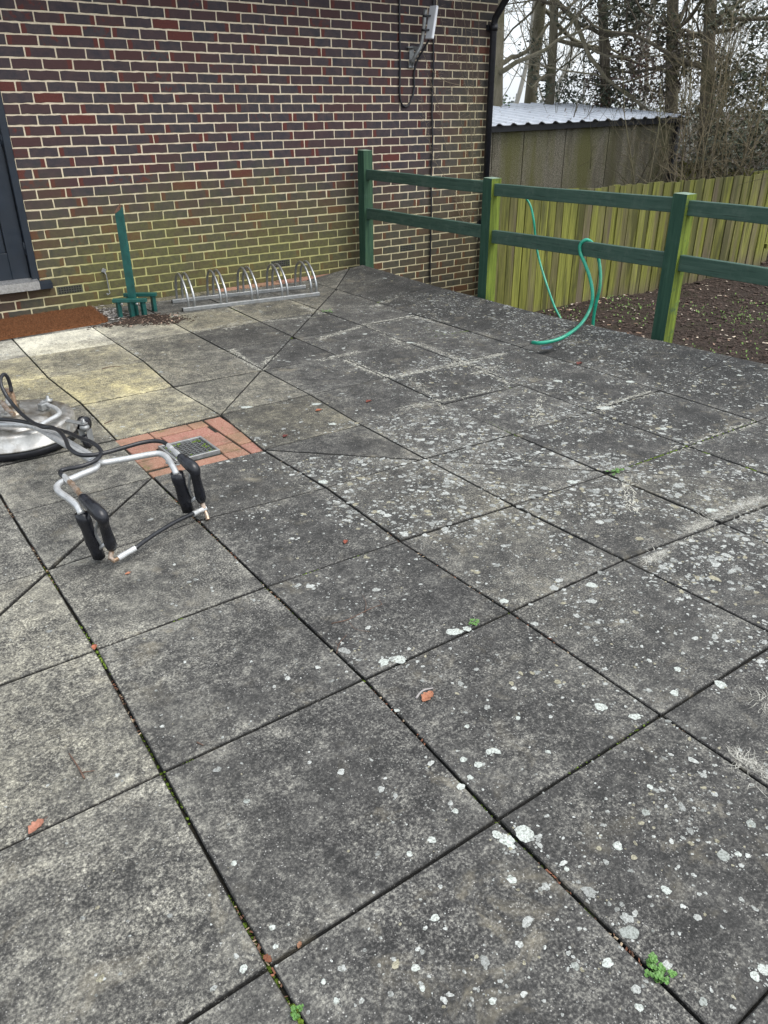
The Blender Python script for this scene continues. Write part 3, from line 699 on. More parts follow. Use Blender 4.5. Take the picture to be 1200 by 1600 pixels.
# green folding security post
M_green = simple('bottle_green_paint', (.006, .072, .062), .45, 0, .3, 14, dirt=(.10, .10, .06), dirtf=.25)
M_rust = simple('rust', (.16, .085, .055), .9, 0, .5, 80)
sp_ = empty('security_post', (.41, -.55, 0), 'dark green steel security post in a six legged base beside the coir mat', 'post')
ax = Vector((.84, -.54, 0)).normalized(); ay = Vector((.54, .84, 0)).normalized(); up = Vector((0, 0, 1)); o0 = Vector((.40, -.62, 0))
base = MB(); fcen = o0+ay*0.0; bcen = o0+ay*.22+ax*.035
for c_, nm in ((fcen, 'f'), (bcen, 'b')):
    b = MB(); b.bar(c_-ax*.135+up*.14, c_+ax*.135+up*.14, .045, .028, bev=.003); sub(b, 'cross_bar', M_green, sp_)
    for k in (-1, 0, 1):
        if nm == 'b' and k == 0: continue
        b = MB(); p = c_+ax*(.098*k)+ay*(.012); b.bar(p-up*.02, p+up*.126, .055, .030, bev=.003)
        sub(b, 'leg', M_green, sp_)
pc = o0+ay*.07; b = MB(); H = .80
n_ = 9
def Lsec(p, w_, t_):
    return [p, p+ax*w_, p+ax*w_+ay*t_, p+ax*t_+ay*t_, p+ax*t_+ay*w_, p+ay*w_]
lo_ = Lsec(pc-ax*.028+up*.0, .052, .008); hi_ = Lsec(pc-ax*.028+up*H, .052, .008)
hi_ = [p+up*(.035*((p-pc).dot(ax)+.028)/.052) for p in hi_]
b.add(lo_+hi_, [(0, 1, 7, 6), (1, 2, 8, 7), (2, 3, 9, 8), (3, 4, 10, 9), (4, 5, 11, 10), (5, 0, 6, 11), (6, 7, 8, 9), (6, 9, 10, 11), (0, 3, 2, 1), (0, 5, 4, 3)])
b2 = MB(); b2.add([p+ax*.085+ay*.0 for p in []] , [])
b.bar(pc+ax*.020+ay*.018+up*.0, pc+ax*.020+ay*.018+up*(H+.032), .008, .028)
po = sub(b, 'upright', M_green, sp_)
b = MB(); b.add([hi_[0]+up*.001-ay*.001, hi_[1]+up*.03-ay*.001, hi_[1]-up*.014-ay*.0015, hi_[0]-up*.012-ay*.0015, hi_[1]+up*.03+ay*.012, hi_[0]+up*.001+ay*.012], [(0, 1, 2, 3), (0, 5, 4, 1)])
sub(b, 'rusty_cut', M_rust, po)
for k in (-1, 1):
    b = MB(); q = fcen+ax*(.06*k)+up*.115-ay*.02; b.tube([q, q-ay*.012], .010, 8); sub(b, 'bolt', M_galv, sp_)

# bicycle rack
rk = empty('bike_rack', (1.5, -.5, 0), 'low galvanised bicycle rack with five paired hoops in front of the brick wall', 'bike rack')
FF = [G(250+x/4.615, 400+y/4.615, .02) for x, y in ((180, 380), (420, 355), (655, 330), (878, 300), (1088, 275))]
BB = [G(250+x/4.615, 400+y/4.615, .02) for x, y in ((75, 320), (310, 290), (545, 270), (760, 240), (965, 215))]
dr = (FF[-1]-FF[0]).normalized(); dq = (BB[0]-FF[0]); dr = Vector((dr.x, dr.y, 0)).normalized()
F0 = Vector((.855, -.672, 0)); dr = Vector((1, -.125, 0)).normalized(); pr = Vector((.125, 1, 0)).normalized(); GAP = .365
for off, a, c_ in ((0, -.04, 1.215), (GAP, -.03, 1.24)):
    b = MB(); b.bar(F0+pr*off+dr*a+up*.0165, F0+pr*off+dr*c_+up*.0165, .042, .032, bev=.003); ra = sub(b, 'rail', M_galv, rk)
    for e_ in (a, c_): b = MB(); b.bar(F0+pr*off+dr*(e_-.002)+up*.0165, F0+pr*off+dr*(e_+.002)+up*.0165, .032, .026); sub(b, 'end_cap', M_dark, ra)
M_chrome = simple('bright_steel', (.36, .37, .37), .36, .8, .12, 40, dirt=(.3, .29, .27), dirtf=.3)
for k in range(5):
    for q in (0, .052):
        a = F0+dr*(.281*k+q+.016); P_ = []
        for (s_, z) in ((0, .03), (.0, .10), (.035, .165), (.11, .235), (.19, .268), (.262, .258), (.325, .205), (.355, .12), (GAP, .03)):
            P_.append(a+pr*s_+up*z)
        b = MB(); b.tube(catmull(P_, 5), .0105, 9); sub(b, 'hoop', M_chrome, rk)

# ------------------------------------------------------------------ rotary surface cleaner
M_steel = simple('brushed_steel', (.56, .55, .52), .42, .8, .3, 18, dirt=(.22, .19, .15), dirtf=.5)
M_hose = simple('black_hose', (.012, .013, .016), .38, 0, .4, 60, dirt=(.06, .06, .055), dirtf=.35)
M_grip = simple('black_grip', (.009, .010, .014), .32, 0, .4, 30, dirt=(.035, .036, .04), dirtf=.25)
M_brass = simple('worn_brass', (.27, .18, .115), .45, .6, .4, 50, dirt=(.5, .46, .42), dirtf=.45)
M_bar = simple('silver_tube', (.52, .53, .53), .38, .45, .15, 30, dirt=(.3, .29, .27), dirtf=.35)
cl_ = empty('surface_cleaner', (-1.0, -2.88, 0), 'round stainless steel patio surface cleaner with folded handle and black hoses', 'surface cleaner')
cc_ = Vector((-1.005, -2.885, 0)); RD = .283
b = MB(); b.lathe(cc_, [(RD-.02, .052), (RD+.004, .050), (RD+.006, .056), (RD, .060), (RD-.001, .118), (RD-.006, .128), (RD-.020, .134), (RD-.045, .135), (RD-.060, .128), (RD-.066, .128), (RD-.070, .137), (RD-.105, .140), (RD-.108, .1445), (RD-.15, .1455), (.06, .149), (.0, .150)], 56)
deck = sub(b, 'deck', M_steel, cl_)
b = MB(); b.lathe(cc_, [(RD-.012, .012), (RD-.002, .012), (RD-.002, .051), (RD-.012, .051)], 48); sub(b, 'brush_skirt', M_black, cl_)
b = MB(); hb = cc_+up*.148; b.lathe(hb, [(.055, 0), (.055, .012), (.038, .016), (.036, .05), (.043, .054), (.043, .062), (.022, .066), (.018, .09), (0, .09)], 24); hub = sub(b, 'hub', M_steel, cl_)
b = MB(); b.lathe(hb+up*.088, [(.02, 0), (.02, .022), (.015, .024), (.015, .045), (0, .045)], 6, smooth=False); sub(b, 'swivel', M_brass, hub)
for k in range(4):
    b = MB(); q = hb+Vector((math.cos(k*1.57+.6)*.046, math.sin(k*1.57+.6)*.046, .012)); b.lathe(q, [(.006, 0), (.006, .009), (0, .009)], 6, smooth=False); sub(b, 'bolt', M_galv, hub)
# fork that carries the handle
a1, a2 = G(62, 634, .175), G(90, 641, .175)
fk = MB()
for (px, py) in ((65, 640), (10, 610)): pass
fork = [G(60, 666, .172), G(76, 657, .172), G(89, 650, .172), G(93, 645, .172), G(88, 639, .172), G(78, 634, .170), G(66, 629, .168)]
b = MB(); b.tube(catmull(fork, 5), .0115, 10); sub(b, 'fork', M_bar, cl_)
b = MB(); q = G(68, 635, .165); b.box(q, (.045, .035, .035), Matrix.Rotation(.4, 3, 'Z'), bev=.003); br_ = sub(b, 'hinge_block', M_galv, cl_)
b = MB(); q = G(75, 624, .155); b.lathe(q, [(.022, -.012), (.022, 0), (.009, .004), (.007, .02), (0, .02)], 12); sub(b, 'tank_cap', M_galv, cl_)
# two caster wheels at the right of the deck
cp0 = G(109, 659, .122); cp1 = G(131, 662, .125); cd = (cp1-cp0)
b = MB(); b.bar(cp0-cd.normalized()*.03+up*.004, cp1+cd.normalized()*.012, .030, .006, bev=.001); bk = sub(b, 'caster_bracket', M_galv, cl_)
b = MB(); b.lathe(cp1, [(.011, 0), (.011, .010), (.006, .012), (.006, .024), (0, .024)], 8); sub(b, 'nut', M_galv, bk)
b = MB(); wq = Vector((cp1.x, cp1.y, .034)); Mx = Matrix.Rotation(R(90), 3, 'Y') @ Matrix.Identity(3)
b.lathe(wq, [(.020, -.013), (.034, -.011), (.034, .011), (.020, .013)], 24, M=Matrix.Rotation(R(78), 3, Vector((.55, .83, 0)))); wh = sub(b, 'wheel', M_grip, cl_)
yk = MB(); yx = Matrix.Rotation(R(78), 3, Vector((.55, .83, 0))) @ Vector((0, 0, 1)); yx.z = 0; yx.normalize()
for s_ in (-1, 1): yk.bar(wq+yx*(.019*s_)+up*(-.008), wq+yx*(.019*s_)+up*.062, .004, .028)
yk.lathe(cp1-up*.030, [(.022, 0), (.024, .014), (.018, .022), (0, .022)], 14); sub(yk, 'yoke', M_galv, wh)
b = MB(); wq = cc_+Vector((RD+.030, -.055, .040)); b.lathe(wq, [(.018, -.015), (.040, -.013), (.040, .013), (.018, .015)], 24, M=Matrix.Rotation(R(88), 3, Vector((.9, .4, 0)))); sub(b, 'wheel', M_grip, cl_)
# handle: stem and the two arms of the yoke
HZ = .235
stem = [G(-40, 662, .178), G(5, 663, .178), G(45, 665, .18), G(66, 673, .186), G(84, 684, .198), G(104, 696, .212), G(125, 709, .228), G(147, 722, HZ)]
b = MB(); b.tube(catmull(stem, 4), .0135, 12); b.tube([p+Vector((.020, .013, .004)) for p in catmull(stem, 4)], .0115, 12); st_ = sub(b, 'stem', M_bar, cl_)
LA = [G(147, 722, HZ), G(152, 727, HZ), G(147, 733, HZ), G(130, 740, HZ+.002), G(112, 748, HZ+.004), G(96, 754, HZ+.006), G(89, 761, HZ+.006), G(93, 769, HZ+.005), G(107, 779, HZ+.002), G(120, 790, HZ-.002), G(127, 803, HZ-.02)]
RA = [G(150, 721, HZ), G(160, 723, HZ), G(180, 720, HZ), G(208, 715, HZ+.004), G(235, 710, HZ+.008), G(250, 709, HZ+.008), G(261, 715, HZ+.006), G(270, 729, HZ-.002), G(276, 741, HZ-.02)]
for P_ in (LA, RA):
    b = MB(); b.tube(catmull(P_, 5), .0125, 12); sub(b, 'handle_arm', M_bar, cl_)
def grip(tp, bt, g0, g1, g2, nm):
    """rubber sleeve over the arm's end, and the black trigger gun clipped beside it"""
    b = MB(); d_ = (bt-tp); M = Matrix.Identity(3)
    z_ = d_.normalized(); x_ = (g2-bt); x_ = (x_-z_*x_.dot(z_)).normalized(); y_ = z_.cross(x_)
    prof = []
    for k in range(7):
        p = tp+d_*(k/6); wv = .0218+.002*math.sin(k*2.); prof.append((p, wv))
    vs = []; n = 12
    for p, wv in prof:
        for q in range(n):
            a = 2*math.pi*q/n; vs.append(p+x_*(wv*1.15*math.copysign(abs(math.cos(a))**.7, math.cos(a)))+y_*(wv*.85*math.copysign(abs(math.sin(a))**.7, math.sin(a))))
    m = len(prof); b.add(vs, [(i*n+q, (i+1)*n+q, (i+1)*n+(q+1) % n, i*n+(q+1) % n) for i in range(m-1) for q in range(n)]+[tuple(range(n)), tuple(reversed(range((m-1)*n, m*n)))], smooth=True)
    sl = sub(b, 'sleeve', M_grip, cl_)
    b = MB(); P_ = catmull([g0, g0+(g1-g0)*.35, g1, g1+(g2-g1)*.25, g1+(g2-g1)*.6, g2], 4)
    n2 = len(P_); rs = []
    for k in range(n2):
        u = k/(n2-1); rs.append(.0185+.0065*math.exp(-((u-.34)/.16)**2)+.0035*math.exp(-((u-.9)/.12)**2))
    rs[0] *= .75; rs[-1] *= .8
    b.tube(P_, rs, 14); gn = sub(b, 'trigger_gun', M_grip, cl_)
    b = MB(); b.tube(catmull([g1+(g2-g1)*.12-x_*.018, tp+d_*.42+x_*.030, tp+d_*.70+x_*.034], 4), [.0055]*9, 8); sub(b, 'trigger', M_galv, gn)
    b = MB(); b.tube([tp+d_*.78+x_*.018, g1+(g2-g1)*.82-x_*.012], .0075, 8); sub(b, 'tie', M_bar, gn)
Lt, Lb = G(127, 802, HZ-.02), G(155, 871, .02)
Lg0, Lg1, Lg2 = G(128, 776, HZ+.02), G(158, 806, HZ+.0), G(175, 857, .075)
grip(Lt, Lb, Lg0, Lg1, Lg2, 'l')
Rt, Rb = G(276, 739, HZ-.02), G(294, 798, .03)
Rg0, Rg1, Rg2 = G(281, 713, HZ+.025), G(303, 733, HZ+.0), G(315, 783, .075)
grip(Rt, Rb, Rg0, Rg1, Rg2, 'r')
def fitting(pts, rs, m, nm='hose_fitting', par=None):
    b = MB(); b.tube(pts, rs, 10, smooth=False); return sub(b, nm, m, par or cl_)
fitting([G(175, 857, .075), G(174, 864, .06), G(173, 872, .045), G(178, 876, .035), G(184, 873, .035)], [.008, .010, .010, .009, .008], M_brass)
fitting([G(184, 873, .035), G(190, 869, .036), G(200, 863, .038), G(211, 857, .04)], [.010, .0115, .010, .0115], M_bar)
ho = [G(209, 858, .04), G(240, 836, .045), G(275, 815, .048), G(305, 801, .045)]
b = MB(); b.tube(catmull(ho, 6), .0085, 10); sub(b, 'link_hose', M_hose, cl_)
fitting([G(302, 803, .045), G(310, 799, .045), G(321, 794, .045)], [.0115, .0095, .0125], M_bar)
fitting([Rg2, G(317, 789, .06), G(319, 795, .047)], [.009, .010, .010], M_brass)
fitting([G(320, 797, .04), G(323, 805, .022), G(325, 812, .008)], [.007, .008, .009], M_brass)
fitting([G(107, 751, HZ+.018), G(113, 757, HZ+.018), G(114, 759, HZ+.018), G(120, 766, HZ+.019), G(121, 768, HZ+.02), G(129, 777, HZ+.02)], [.010, .011, .0085, .012, .009, .011], M_brass)
fitting([G(100, 744, HZ+.016), G(108, 753, HZ+.018)], [.0105, .0115], M_bar)
fitting([G(263, 696, HZ+.025), G(268, 701, HZ+.025), G(269, 702, HZ+.025), G(276, 708, HZ+.025), G(282, 714, HZ+.025)], [.0105, .0115, .009, .0115, .010], M_bar)
h1 = [(101, 746, .016), (95, 741, .018), (95, 736, .02), (104, 733, .022), (120, 730, .024), (135, 726, .026), (150, 719, .028), (158, 709, .03), (155, 700, .035), (143, 691, .04), (125, 684, .03), (100, 674, .01), (60, 664, -.01), (25, 657, -.02), (-8, 655, -.03), (-40, 655, -.03)]
h2 = [(264, 697, .025), (255, 691, .028), (240, 689, .03), (220, 692, .03), (195, 699, .03), (170, 706, .03), (145, 711, .03), (123, 710, .035), (108, 700, .04), (103, 688, .045), (95, 676, .04), (82, 668, .03), (66, 667, .02), (48, 658, .01), (30, 643, .02), (14, 624, .05), (3, 605, .10), (1, 592, .13), (6, 585, .14), (12, 590, .12), (16, 602, .08), (18, 612, .05)]
for h_ in (h1, h2):
    b = MB(); b.tube(catmull([G(a, c_, HZ+z) for a, c_, z in h_], 5), .0088, 10); sub(b, 'hose', M_hose, cl_)
fitting([G(17, 609, HZ+.05), G(20, 618, HZ+.03), G(22, 628, HZ-.0), G(24, 638, HZ-.03)], [.010, .012, .011, .013], M_brass)
fitting([G(2, 628, HZ-.01), G(12, 640, HZ-.02), G(22, 648, HZ-.03)], [.012, .012, .010], M_brass)

# ================================================================== post and rail fence
t = NT('green_paint_timber'); nn = t.noise(1, 6, .65, vec=t.stretch((45, 3, 45))); n2 = t.noise(10, 5, .7)
cc = t.mix(t.ramp(nn, .3, .7), c4(.026, .064, .046), c4(.060, .108, .082)); cc = t.mix(t.math('MULTIPLY', t.ramp(n2, .50, .70), .6), cc, c4(.085, .125, .10)); cc = t.mix(t.ramp(t.noise(1, 3, .5, vec=t.stretch((130, 5, 130))), .62, .68, 0, .6), cc, c4(.012, .022, .016))
cc = t.mix(t.math('MULTIPLY', t.ramp(t.vor(3.1, out='Distance'), .02, .05, 1, 0), .7), cc, c4(.012, .02, .015))
M_rail = t.done(cc, .72, 0, t.bump(nn, .35, .003), .35)
t = NT('post_timber'); nn = t.noise(1, 6, .65, vec=t.stretch((45, 45, 3))); n2 = t.noise(9, 6, .75); A = t.attr('col'); ch = t.sepc(A.outputs['Color'])
cc = t.mix(t.ramp(nn, .3, .7), c4(.012, .046, .033), c4(.028, .080, .058)); cc = t.mix(t.math('MULTIPLY', t.ramp(n2, .55, .7), .4), cc, c4(.05, .10, .085))
gm = t.mix(t.ramp(nn, .35, .65), c4(.07, .10, .012), c4(.19, .25, .035)); cc = t.mix(t.math('MULTIPLY', ch[0], t.ramp(n2, .25, .45), True), cc, gm)
M_post = t.done(cc, .8, 0, t.bump(nn, .4, .003), .3)
t = NT('algae_cap'); nn = t.noise(40, 5, .7); M_cap = t.done(t.mix(nn, c4(.08, .16, .11), c4(.25, .30, .24)), .85)
fence = empty('post_and_rail_fence', (3.07, -1.9, 0), 'dark green two rail timber fence along the edge of the patio', 'fence')
def post(y, top, algae_, x=3.07, zb=-.75):
    b = MB(); w_ = .052; nz = 16; vs = []; fs = []
    # own faces per side so that one side alone may be green with algae
    for (a, c_, al) in (((-1, -1), (1, -1), algae_), ((1, -1), (1, 1), .2), ((1, 1), (-1, 1), .3), ((-1, 1), (-1, -1), .05)):
        for k in range(nz):
            z0_, z1_ = zb+(top-zb)*k/nz, zb+(top-zb)*(k+1)/nz
            b.add([(x+a[0]*w_, y+a[1]*w_, z0_), (x+c_[0]*w_, y+c_[1]*w_, z0_), (x+c_[0]*w_, y+c_[1]*w_, z1_), (x+a[0]*w_, y+a[1]*w_, z1_)], [(0, 1, 2, 3)], (al, 0, 0, 1))
    bm = 0
    po = sub(b, 'post', M_post, fence)
    b = MB(); b.add([(x-w_, y-w_, top), (x+w_, y-w_, top), (x+w_, y+w_, top+.004), (x-w_, y+w_, top+.004), (x, y, top+.010)], [(0, 1, 4), (1, 2, 4), (2, 3, 4), (3, 0, 4)]); sub(b, 'weathered_top', M_cap, po)
PY = [-.135, -1.945, -3.745, -5.55, -7.35]
for y, tp, al in zip(PY, (1.145, .993, .996, .99, .99), (.12, 1., 1., .9, .9)): post(y, tp, al)
def rail(y0_, y1_, za, zb_, h=.092):
    b = MB(); n = 14; vs = []
    for k in range(n+1):
        u = k/n; y = y0_+(y1_-y0_)*u; z = za+(zb_-za)*u+.004*fbm(y*1.5, za*7, 1, 2); x = 3.068+.004*fbm(y*1.3, za*3, 6, 2)
        c_ = .0035
        vs += [(x-.021, y, z-h/2+c_), (x-.021, y, z+h/2-c_), (x-.021+c_, y, z+h/2), (x+.021-c_, y, z+h/2), (x+.021, y, z+h/2-c_), (x+.021, y, z-h/2+c_), (x+.021-c_, y, z-h/2), (x-.021+c_, y, z-h/2)]
    fs = [(i*8+q, i*8+(q+1) % 8, (i+1)*8+(q+1) % 8, (i+1)*8+q) for i in range(n) for q in range(8)]+[tuple(range(8)), tuple(range(n*8, n*8+8))]
    b.add(vs, fs); sub(b, 'rail', M_rail, fence)
for k, (ha, hb_, la, lb) in enumerate(((.930, .921, .575, .575), (.909, .924, .547, .578), (.915, .905, .575, .56), (.91, .91, .57, .57))):
    rail(PY[k]-.052, PY[k+1]+.052, ha, hb_); rail(PY[k]-.052, PY[k+1]+.052, la, lb, .102)

# garden hose
M_ghose = simple('green_hose', (.012, .27, .17), .35, 0, .25, 12, dirt=(.12, .35, .22), dirtf=.4, bump=.05)
hs_ = empty('garden_hose', G(832, 535, .03), 'bright green garden hose looped over the lower rail with its end on the patio', 'hose')
hp = [G(832, 535, .06), G(845, 536, .072), G(870, 531, .088), G(890, 521, .112), XP(908, 506, 2.80), XP(921, 485, 2.95), XP(926, 462, 2.98), XP(922, 435, 3.00), XP(914, 412, 3.015), XP(907, 396, 3.03), XP(906, 384, 3.035), XP(911, 377, 3.05), XP(918, 375, 3.075), XP(926, 381, 3.11), XP(934, 400, 3.12), XP(938, 425, 3.12), XP(937, 450, 3.12), XP(931, 475, 3.12), XP(927, 500, 3.12), XP(926, 530, 3.12), XP(930, 560, 3.15)]
b = MB(); b.tube(catmull(hp, 5), .0125, 10); sub(b, 'tube', M_ghose, hs_)
b = MB(); a_ = G(829, 534, .055); b.tube([a_, G(834, 535, .056), G(839, 536, .058)], [.015, .016, .014], 12); sub(b, 'coupling', M_galv, hs_)
hp = [XP(820, 307, 3.10), XP(822, 310, 3.10), XP(829, 322, 3.10), XP(834, 345, 3.11), XP(836, 365, 3.13), XP(838, 385, 3.13), XP(845, 415, 3.12), XP(856, 450, 3.10), XP(866, 478, 3.09), XP(875, 496, 3.08), XP(882, 512, 3.08), XP(890, 540, 3.1)]
b = MB(); b.tube(catmull(hp, 5), .0085, 10)
o = b.build('garden_hose', M_ghose, origin=hp[3]); tag(o, 'thin green hose hanging from the upper rail down behind the patio edge', 'hose')
bt = MB(); q = G(855, 543, .038); vs = [q+Vector((math.cos(a)*.05*(1+.3*math.sin(3*a)), math.sin(a)*.03, 0)) for a in [k*.52 for k in range(12)]]
bt.add(vs, [tuple(range(12))]); o = bt.build('puddle', simple('wet_patch', (.05, .07, .12), .1), origin=q); tag(o, kind='structure')

# ================================================================== palisade fence of upright boards
t = NT('board_timber'); nn = t.noise(1, 7, .7, vec=t.stretch((60, 60, 2.2))); n2 = t.noise(1, 4, .6, vec=t.stretch((9, 9, 1.1))); A = t.attr('col'); ch = t.sepc(A.outputs['Color']); P = t.sep(t.co)
wood = t.mix(t.ramp(nn, .3, .7), c4(.085, .068, .048), c4(.18, .15, .105)); grn = t.mix(t.ramp(nn, .3, .7), c4(.085, .095, .022), c4(.31, .315, .07))
g_ = t.math('ADD', ch[0], t.math('MULTIPLY', t.math('SUBTRACT', n2, .5), 1.4)); g_ = t.math('MULTIPLY', t.ramp(g_, .1, .65), t.ramp(t.math('ADD', P[2], t.math('MULTIPLY', P[0], -.055)), -.98, -.70, .0, 1))
cc = t.mix(g_, wood, grn); cc = t.mix(t.math('MULTIPLY', t.ramp(t.math('ADD', n2, t.math('MULTIPLY', ch[1], .22)), .60, .72), .75), cc, c4(.055, .055, .028))
cc = t.mix(t.math('MULTIPLY', ch[2], .55), cc, t.mix(1., cc, c4(.5, .48, .42), 'MULTIPLY'))
cc = t.mix(t.ramp(P[2], .30, .72, 0, .30), cc, c4(.07, .075, .03))
M_board = t.done(cc, .88, 0, t.bump(nn, .5, .004), .2)
pf = empty('board_fence', (6.5, -.95, -.55), 'green stained close board timber fence between the bark bed and the concrete shed', 'fence')
rn = random.Random(31); b = MB(); x = 4.17; k = 0
fy = lambda x: -.84-.046*(x-4.2)
while x < 9.02:
    w_ = rn.uniform(.094, .104) if x < 5.6 else rn.uniform(.085, .108); tp = .725+rn.uniform(-.012, .012); z0_ = gz(x, -1)-.05
    th = .017; y = fy(x)+rn.uniform(-.003, .003); sk_ = rn.uniform(-.004, .004); gap = rn.uniform(.009, .014) if x < 5.6 else rn.uniform(-.006, .004)
    col = (rn.uniform(.2, .95), rn.random(), rn.random(), 1)
    y2 = y-(.016 if gap < .004 and k % 2 else 0)
    for q in range(8):
        za, zb_ = z0_+(tp-z0_)*q/8, z0_+(tp-z0_)*(q+1)/8; xa, xb = x+sk_*q/8, x+w_+sk_*q/8
        b.add([(xa, y2, za), (xb, y2-.008, za), (xb+sk_/8, y2-.008, zb_), (xa+sk_/8, y2, zb_), (xa, y2+th, za), (xb, y2+th, za), (xb+sk_/8, y2+th, zb_), (xa+sk_/8, y2+th, zb_)],
              [(0, 1, 2, 3), (5, 4, 7, 6), (1, 5, 6, 2), (4, 0, 3, 7)]+([(3, 2, 6, 7)] if q == 7 else []), col)
    x += w_+gap; k += 1
sub(b, 'boards', M_board, pf)
for z in (-.35, .45):
    b = MB(); b.bar((4.18, fy(4.18)+.045, z), (9.02, fy(9.02)+.045, z), .05, .075, col=(.3, .5, .5, 1)); sub(b, 'rail', M_board, pf)
for x in (4.6, 6.3, 7.9, 8.98):
    b = MB(); b.box((x, fy(x)+.075, -.0), (.09, .09, 1.36), col=(.5, .5, .5, 1), bev=.004); sub(b, 'post', M_board, pf)
# second, lower fence beyond
q0, q1 = G(1066, 252, .72), G(1230, 271, .72)
pf2 = empty('low_board_fence', (q0+q1)/2, 'mossy green low fence in the shadow of the shrubs beyond the shed', 'fence')
b = MB(); d_ = (q1-q0); n = 24
for k in range(n):
    p = q0+d_*(k/n); tp = .72+rn.uniform(-.02, .01); b.bar((p.x, p.y, -.6), (p.x, p.y, tp), .018, d_.length/n*.93, col=(rn.uniform(.6, .9), rn.random()*.7, 0, 1))
    b.v[-8:] = [tuple(Vector(v)) for v in b.v[-8:]]
sub(b, 'boards', M_board, pf2)
for z in (.60, .45, -.2):
    b = MB(); off_ = Vector((d_.y, -d_.x, 0)).normalized()*.09; 
    if off_.dot(C-q0) < 0: off_ = -off_
    b.bar(Vector((q0.x, q0.y, z))+off_*.6, Vector((q1.x, q1.y, z))+off_*.6, .03, .06, col=(.9, .1, 0, 1)); sub(b, 'rail', M_board, pf2)

# ================================================================== concrete shed
t = NT('pebbledash'); n = t.vor(95); n2 = t.noise(150, 4, .7); n3 = t.noise(1, 4, .6, vec=t.stretch((2.2, 2.2, .35))); P = t.sep(t.co)
cc = t.mix(t.ramp(n, .1, .55), c4(.31, .295, .235), c4(.11, .10, .075)); cc = t.mix(t.ramp(n2, .55, .75), cc, c4(.32, .30, .26))
cc = t.mix(t.math('MULTIPLY', t.ramp(n3, .44, .60), .80), cc, c4(.10, .10, .035)); cc = t.mix(t.math('MULTIPLY', t.ramp(t.noise(1, 4, .6, vec=t.stretch((3.7, 3.7, .5))), .54, .62), .55), cc, c4(.06, .056, .036))
M_peb = t.done(cc, .95, 0, t.bump(n, .7, .008), .15)
SL, SR = Vector((6.435, 1.5, 1.30)), Vector((9.69, 1.0, 1.38)); sd_ = Vector((SR.x-SL.x, SR.y-SL.y, 0)).normalized(); sn = Vector((-sd_.y, sd_.x, 0))
L0 = SL-sd_*1.35; shed = empty('concrete_shed', (8, 1.6, -.5), 'grey pebbledash concrete shed with a pale corrugated roof behind the board fence', 'shed')
def q_(a, o, z): v = SL+sd_*a+sn*o; return (v.x, v.y, z)
LEN = (SR-SL).length+.06
def ez(a): return 1.30+.08*a/LEN
def bk(a): return ez(a)+.245-.06*a/LEN
seams = [-1.35, -.05, .47, 1.20, 2.0, LEN-.06]
b = MB()
for a, c_ in zip(seams, seams[1:]):
    b.add([q_(a+.006, .10, -.8), q_(c_-.006, .10, -.8), q_(c_-.006, .10, ez(c_)-.02), q_(a+.006, .10, ez(a)-.02), q_(a+.006, .16, -.8), q_(c_-.006, .16, -.8), q_(c_-.006, .16, ez(c_)-.02), q_(a+.006, .16, ez(a)-.02)],
          [(0, 1, 2, 3), (0, 3, 7, 4), (1, 5, 6, 2), (5, 4, 7, 6)])
b.add([q_(LEN-.06, .10, -.8), q_(LEN-.06, 2.7, -.8), q_(LEN-.06, 2.7, bk(LEN)-.03), q_(LEN-.06, .10, ez(LEN)-.03), q_(-1.35, .17, -.8), q_(-1.35, .17, 1.2), q_(LEN-.07, .17, 1.2), q_(LEN-.07, .17, -.8)], [(0, 1, 2, 3), (4, 5, 6, 7)])
sub(b, 'wall', M_peb, shed)
b = MB(); b.bar(q_(-1.4, .06, ez(-1.4)-.035), q_(LEN+.03, .06, ez(LEN)-.035), .03, .085); sub(b, 'fascia', M_black, shed)  # fascia board, its black also stands in for the shadow band under the roof
b = MB(); b.tube([q_(LEN-.03, .06, ez(LEN)-.04), q_(LEN-.03, .055, .3), q_(LEN-.03, .055, -.6)], .032, 8); b.bar(q_(LEN-.05, .075, ez(LEN)-.02), q_(LEN-.05, .075, -.6), .05, .05); sub(b, 'downpipe', M_black, shed)
t = NT('corrugated_sheet'); n = t.noise(1, 5, .75, vec=t.stretch((18, 9, 18))); n2 = t.noise(6, 5, .7)
cc = t.mix(t.ramp(n2, .3, .7), c4(.46, .50, .56), c4(.62, .66, .72)); cc = t.mix(t.ramp(n, .60, .66), cc, c4(.10, .055, .04))
M_roofs = t.done(cc, .35, 0, None, .6)
b = MB(); pitch = .235; nseg = int((LEN+1.45)/pitch*8); rows = 7; vs = []
for i in range(nseg+1):
    a = -1.42+i*pitch/8; ph = (a/pitch) % 1.0; pr_ = .0 if ph < .62 else (.028 if .70 < ph < .92 else .014)
    for j in range(rows+1):
        o_ = -.03+2.75*j/rows; z = ez(a)+.012+(bk(a)-ez(a))*(o_/2.7)+pr_; vs.append(q_(a, o_, z))
fs = [(i*(rows+1)+j, (i+1)*(rows+1)+j, (i+1)*(rows+1)+j+1, i*(rows+1)+j+1) for i in range(nseg) for j in range(rows)]
vs2 = [(v[0], v[1], v[2]-.010) for v in vs]; nvv = len(vs)
fs += [(i*(rows+1), nvv+i*(rows+1), nvv+(i+1)*(rows+1), (i+1)*(rows+1)) for i in range(nseg)] + [tuple(reversed([q+nvv for q in f])) for f in fs]
b.add(vs+vs2, fs); sub(b, 'roof', M_roofs, shed)

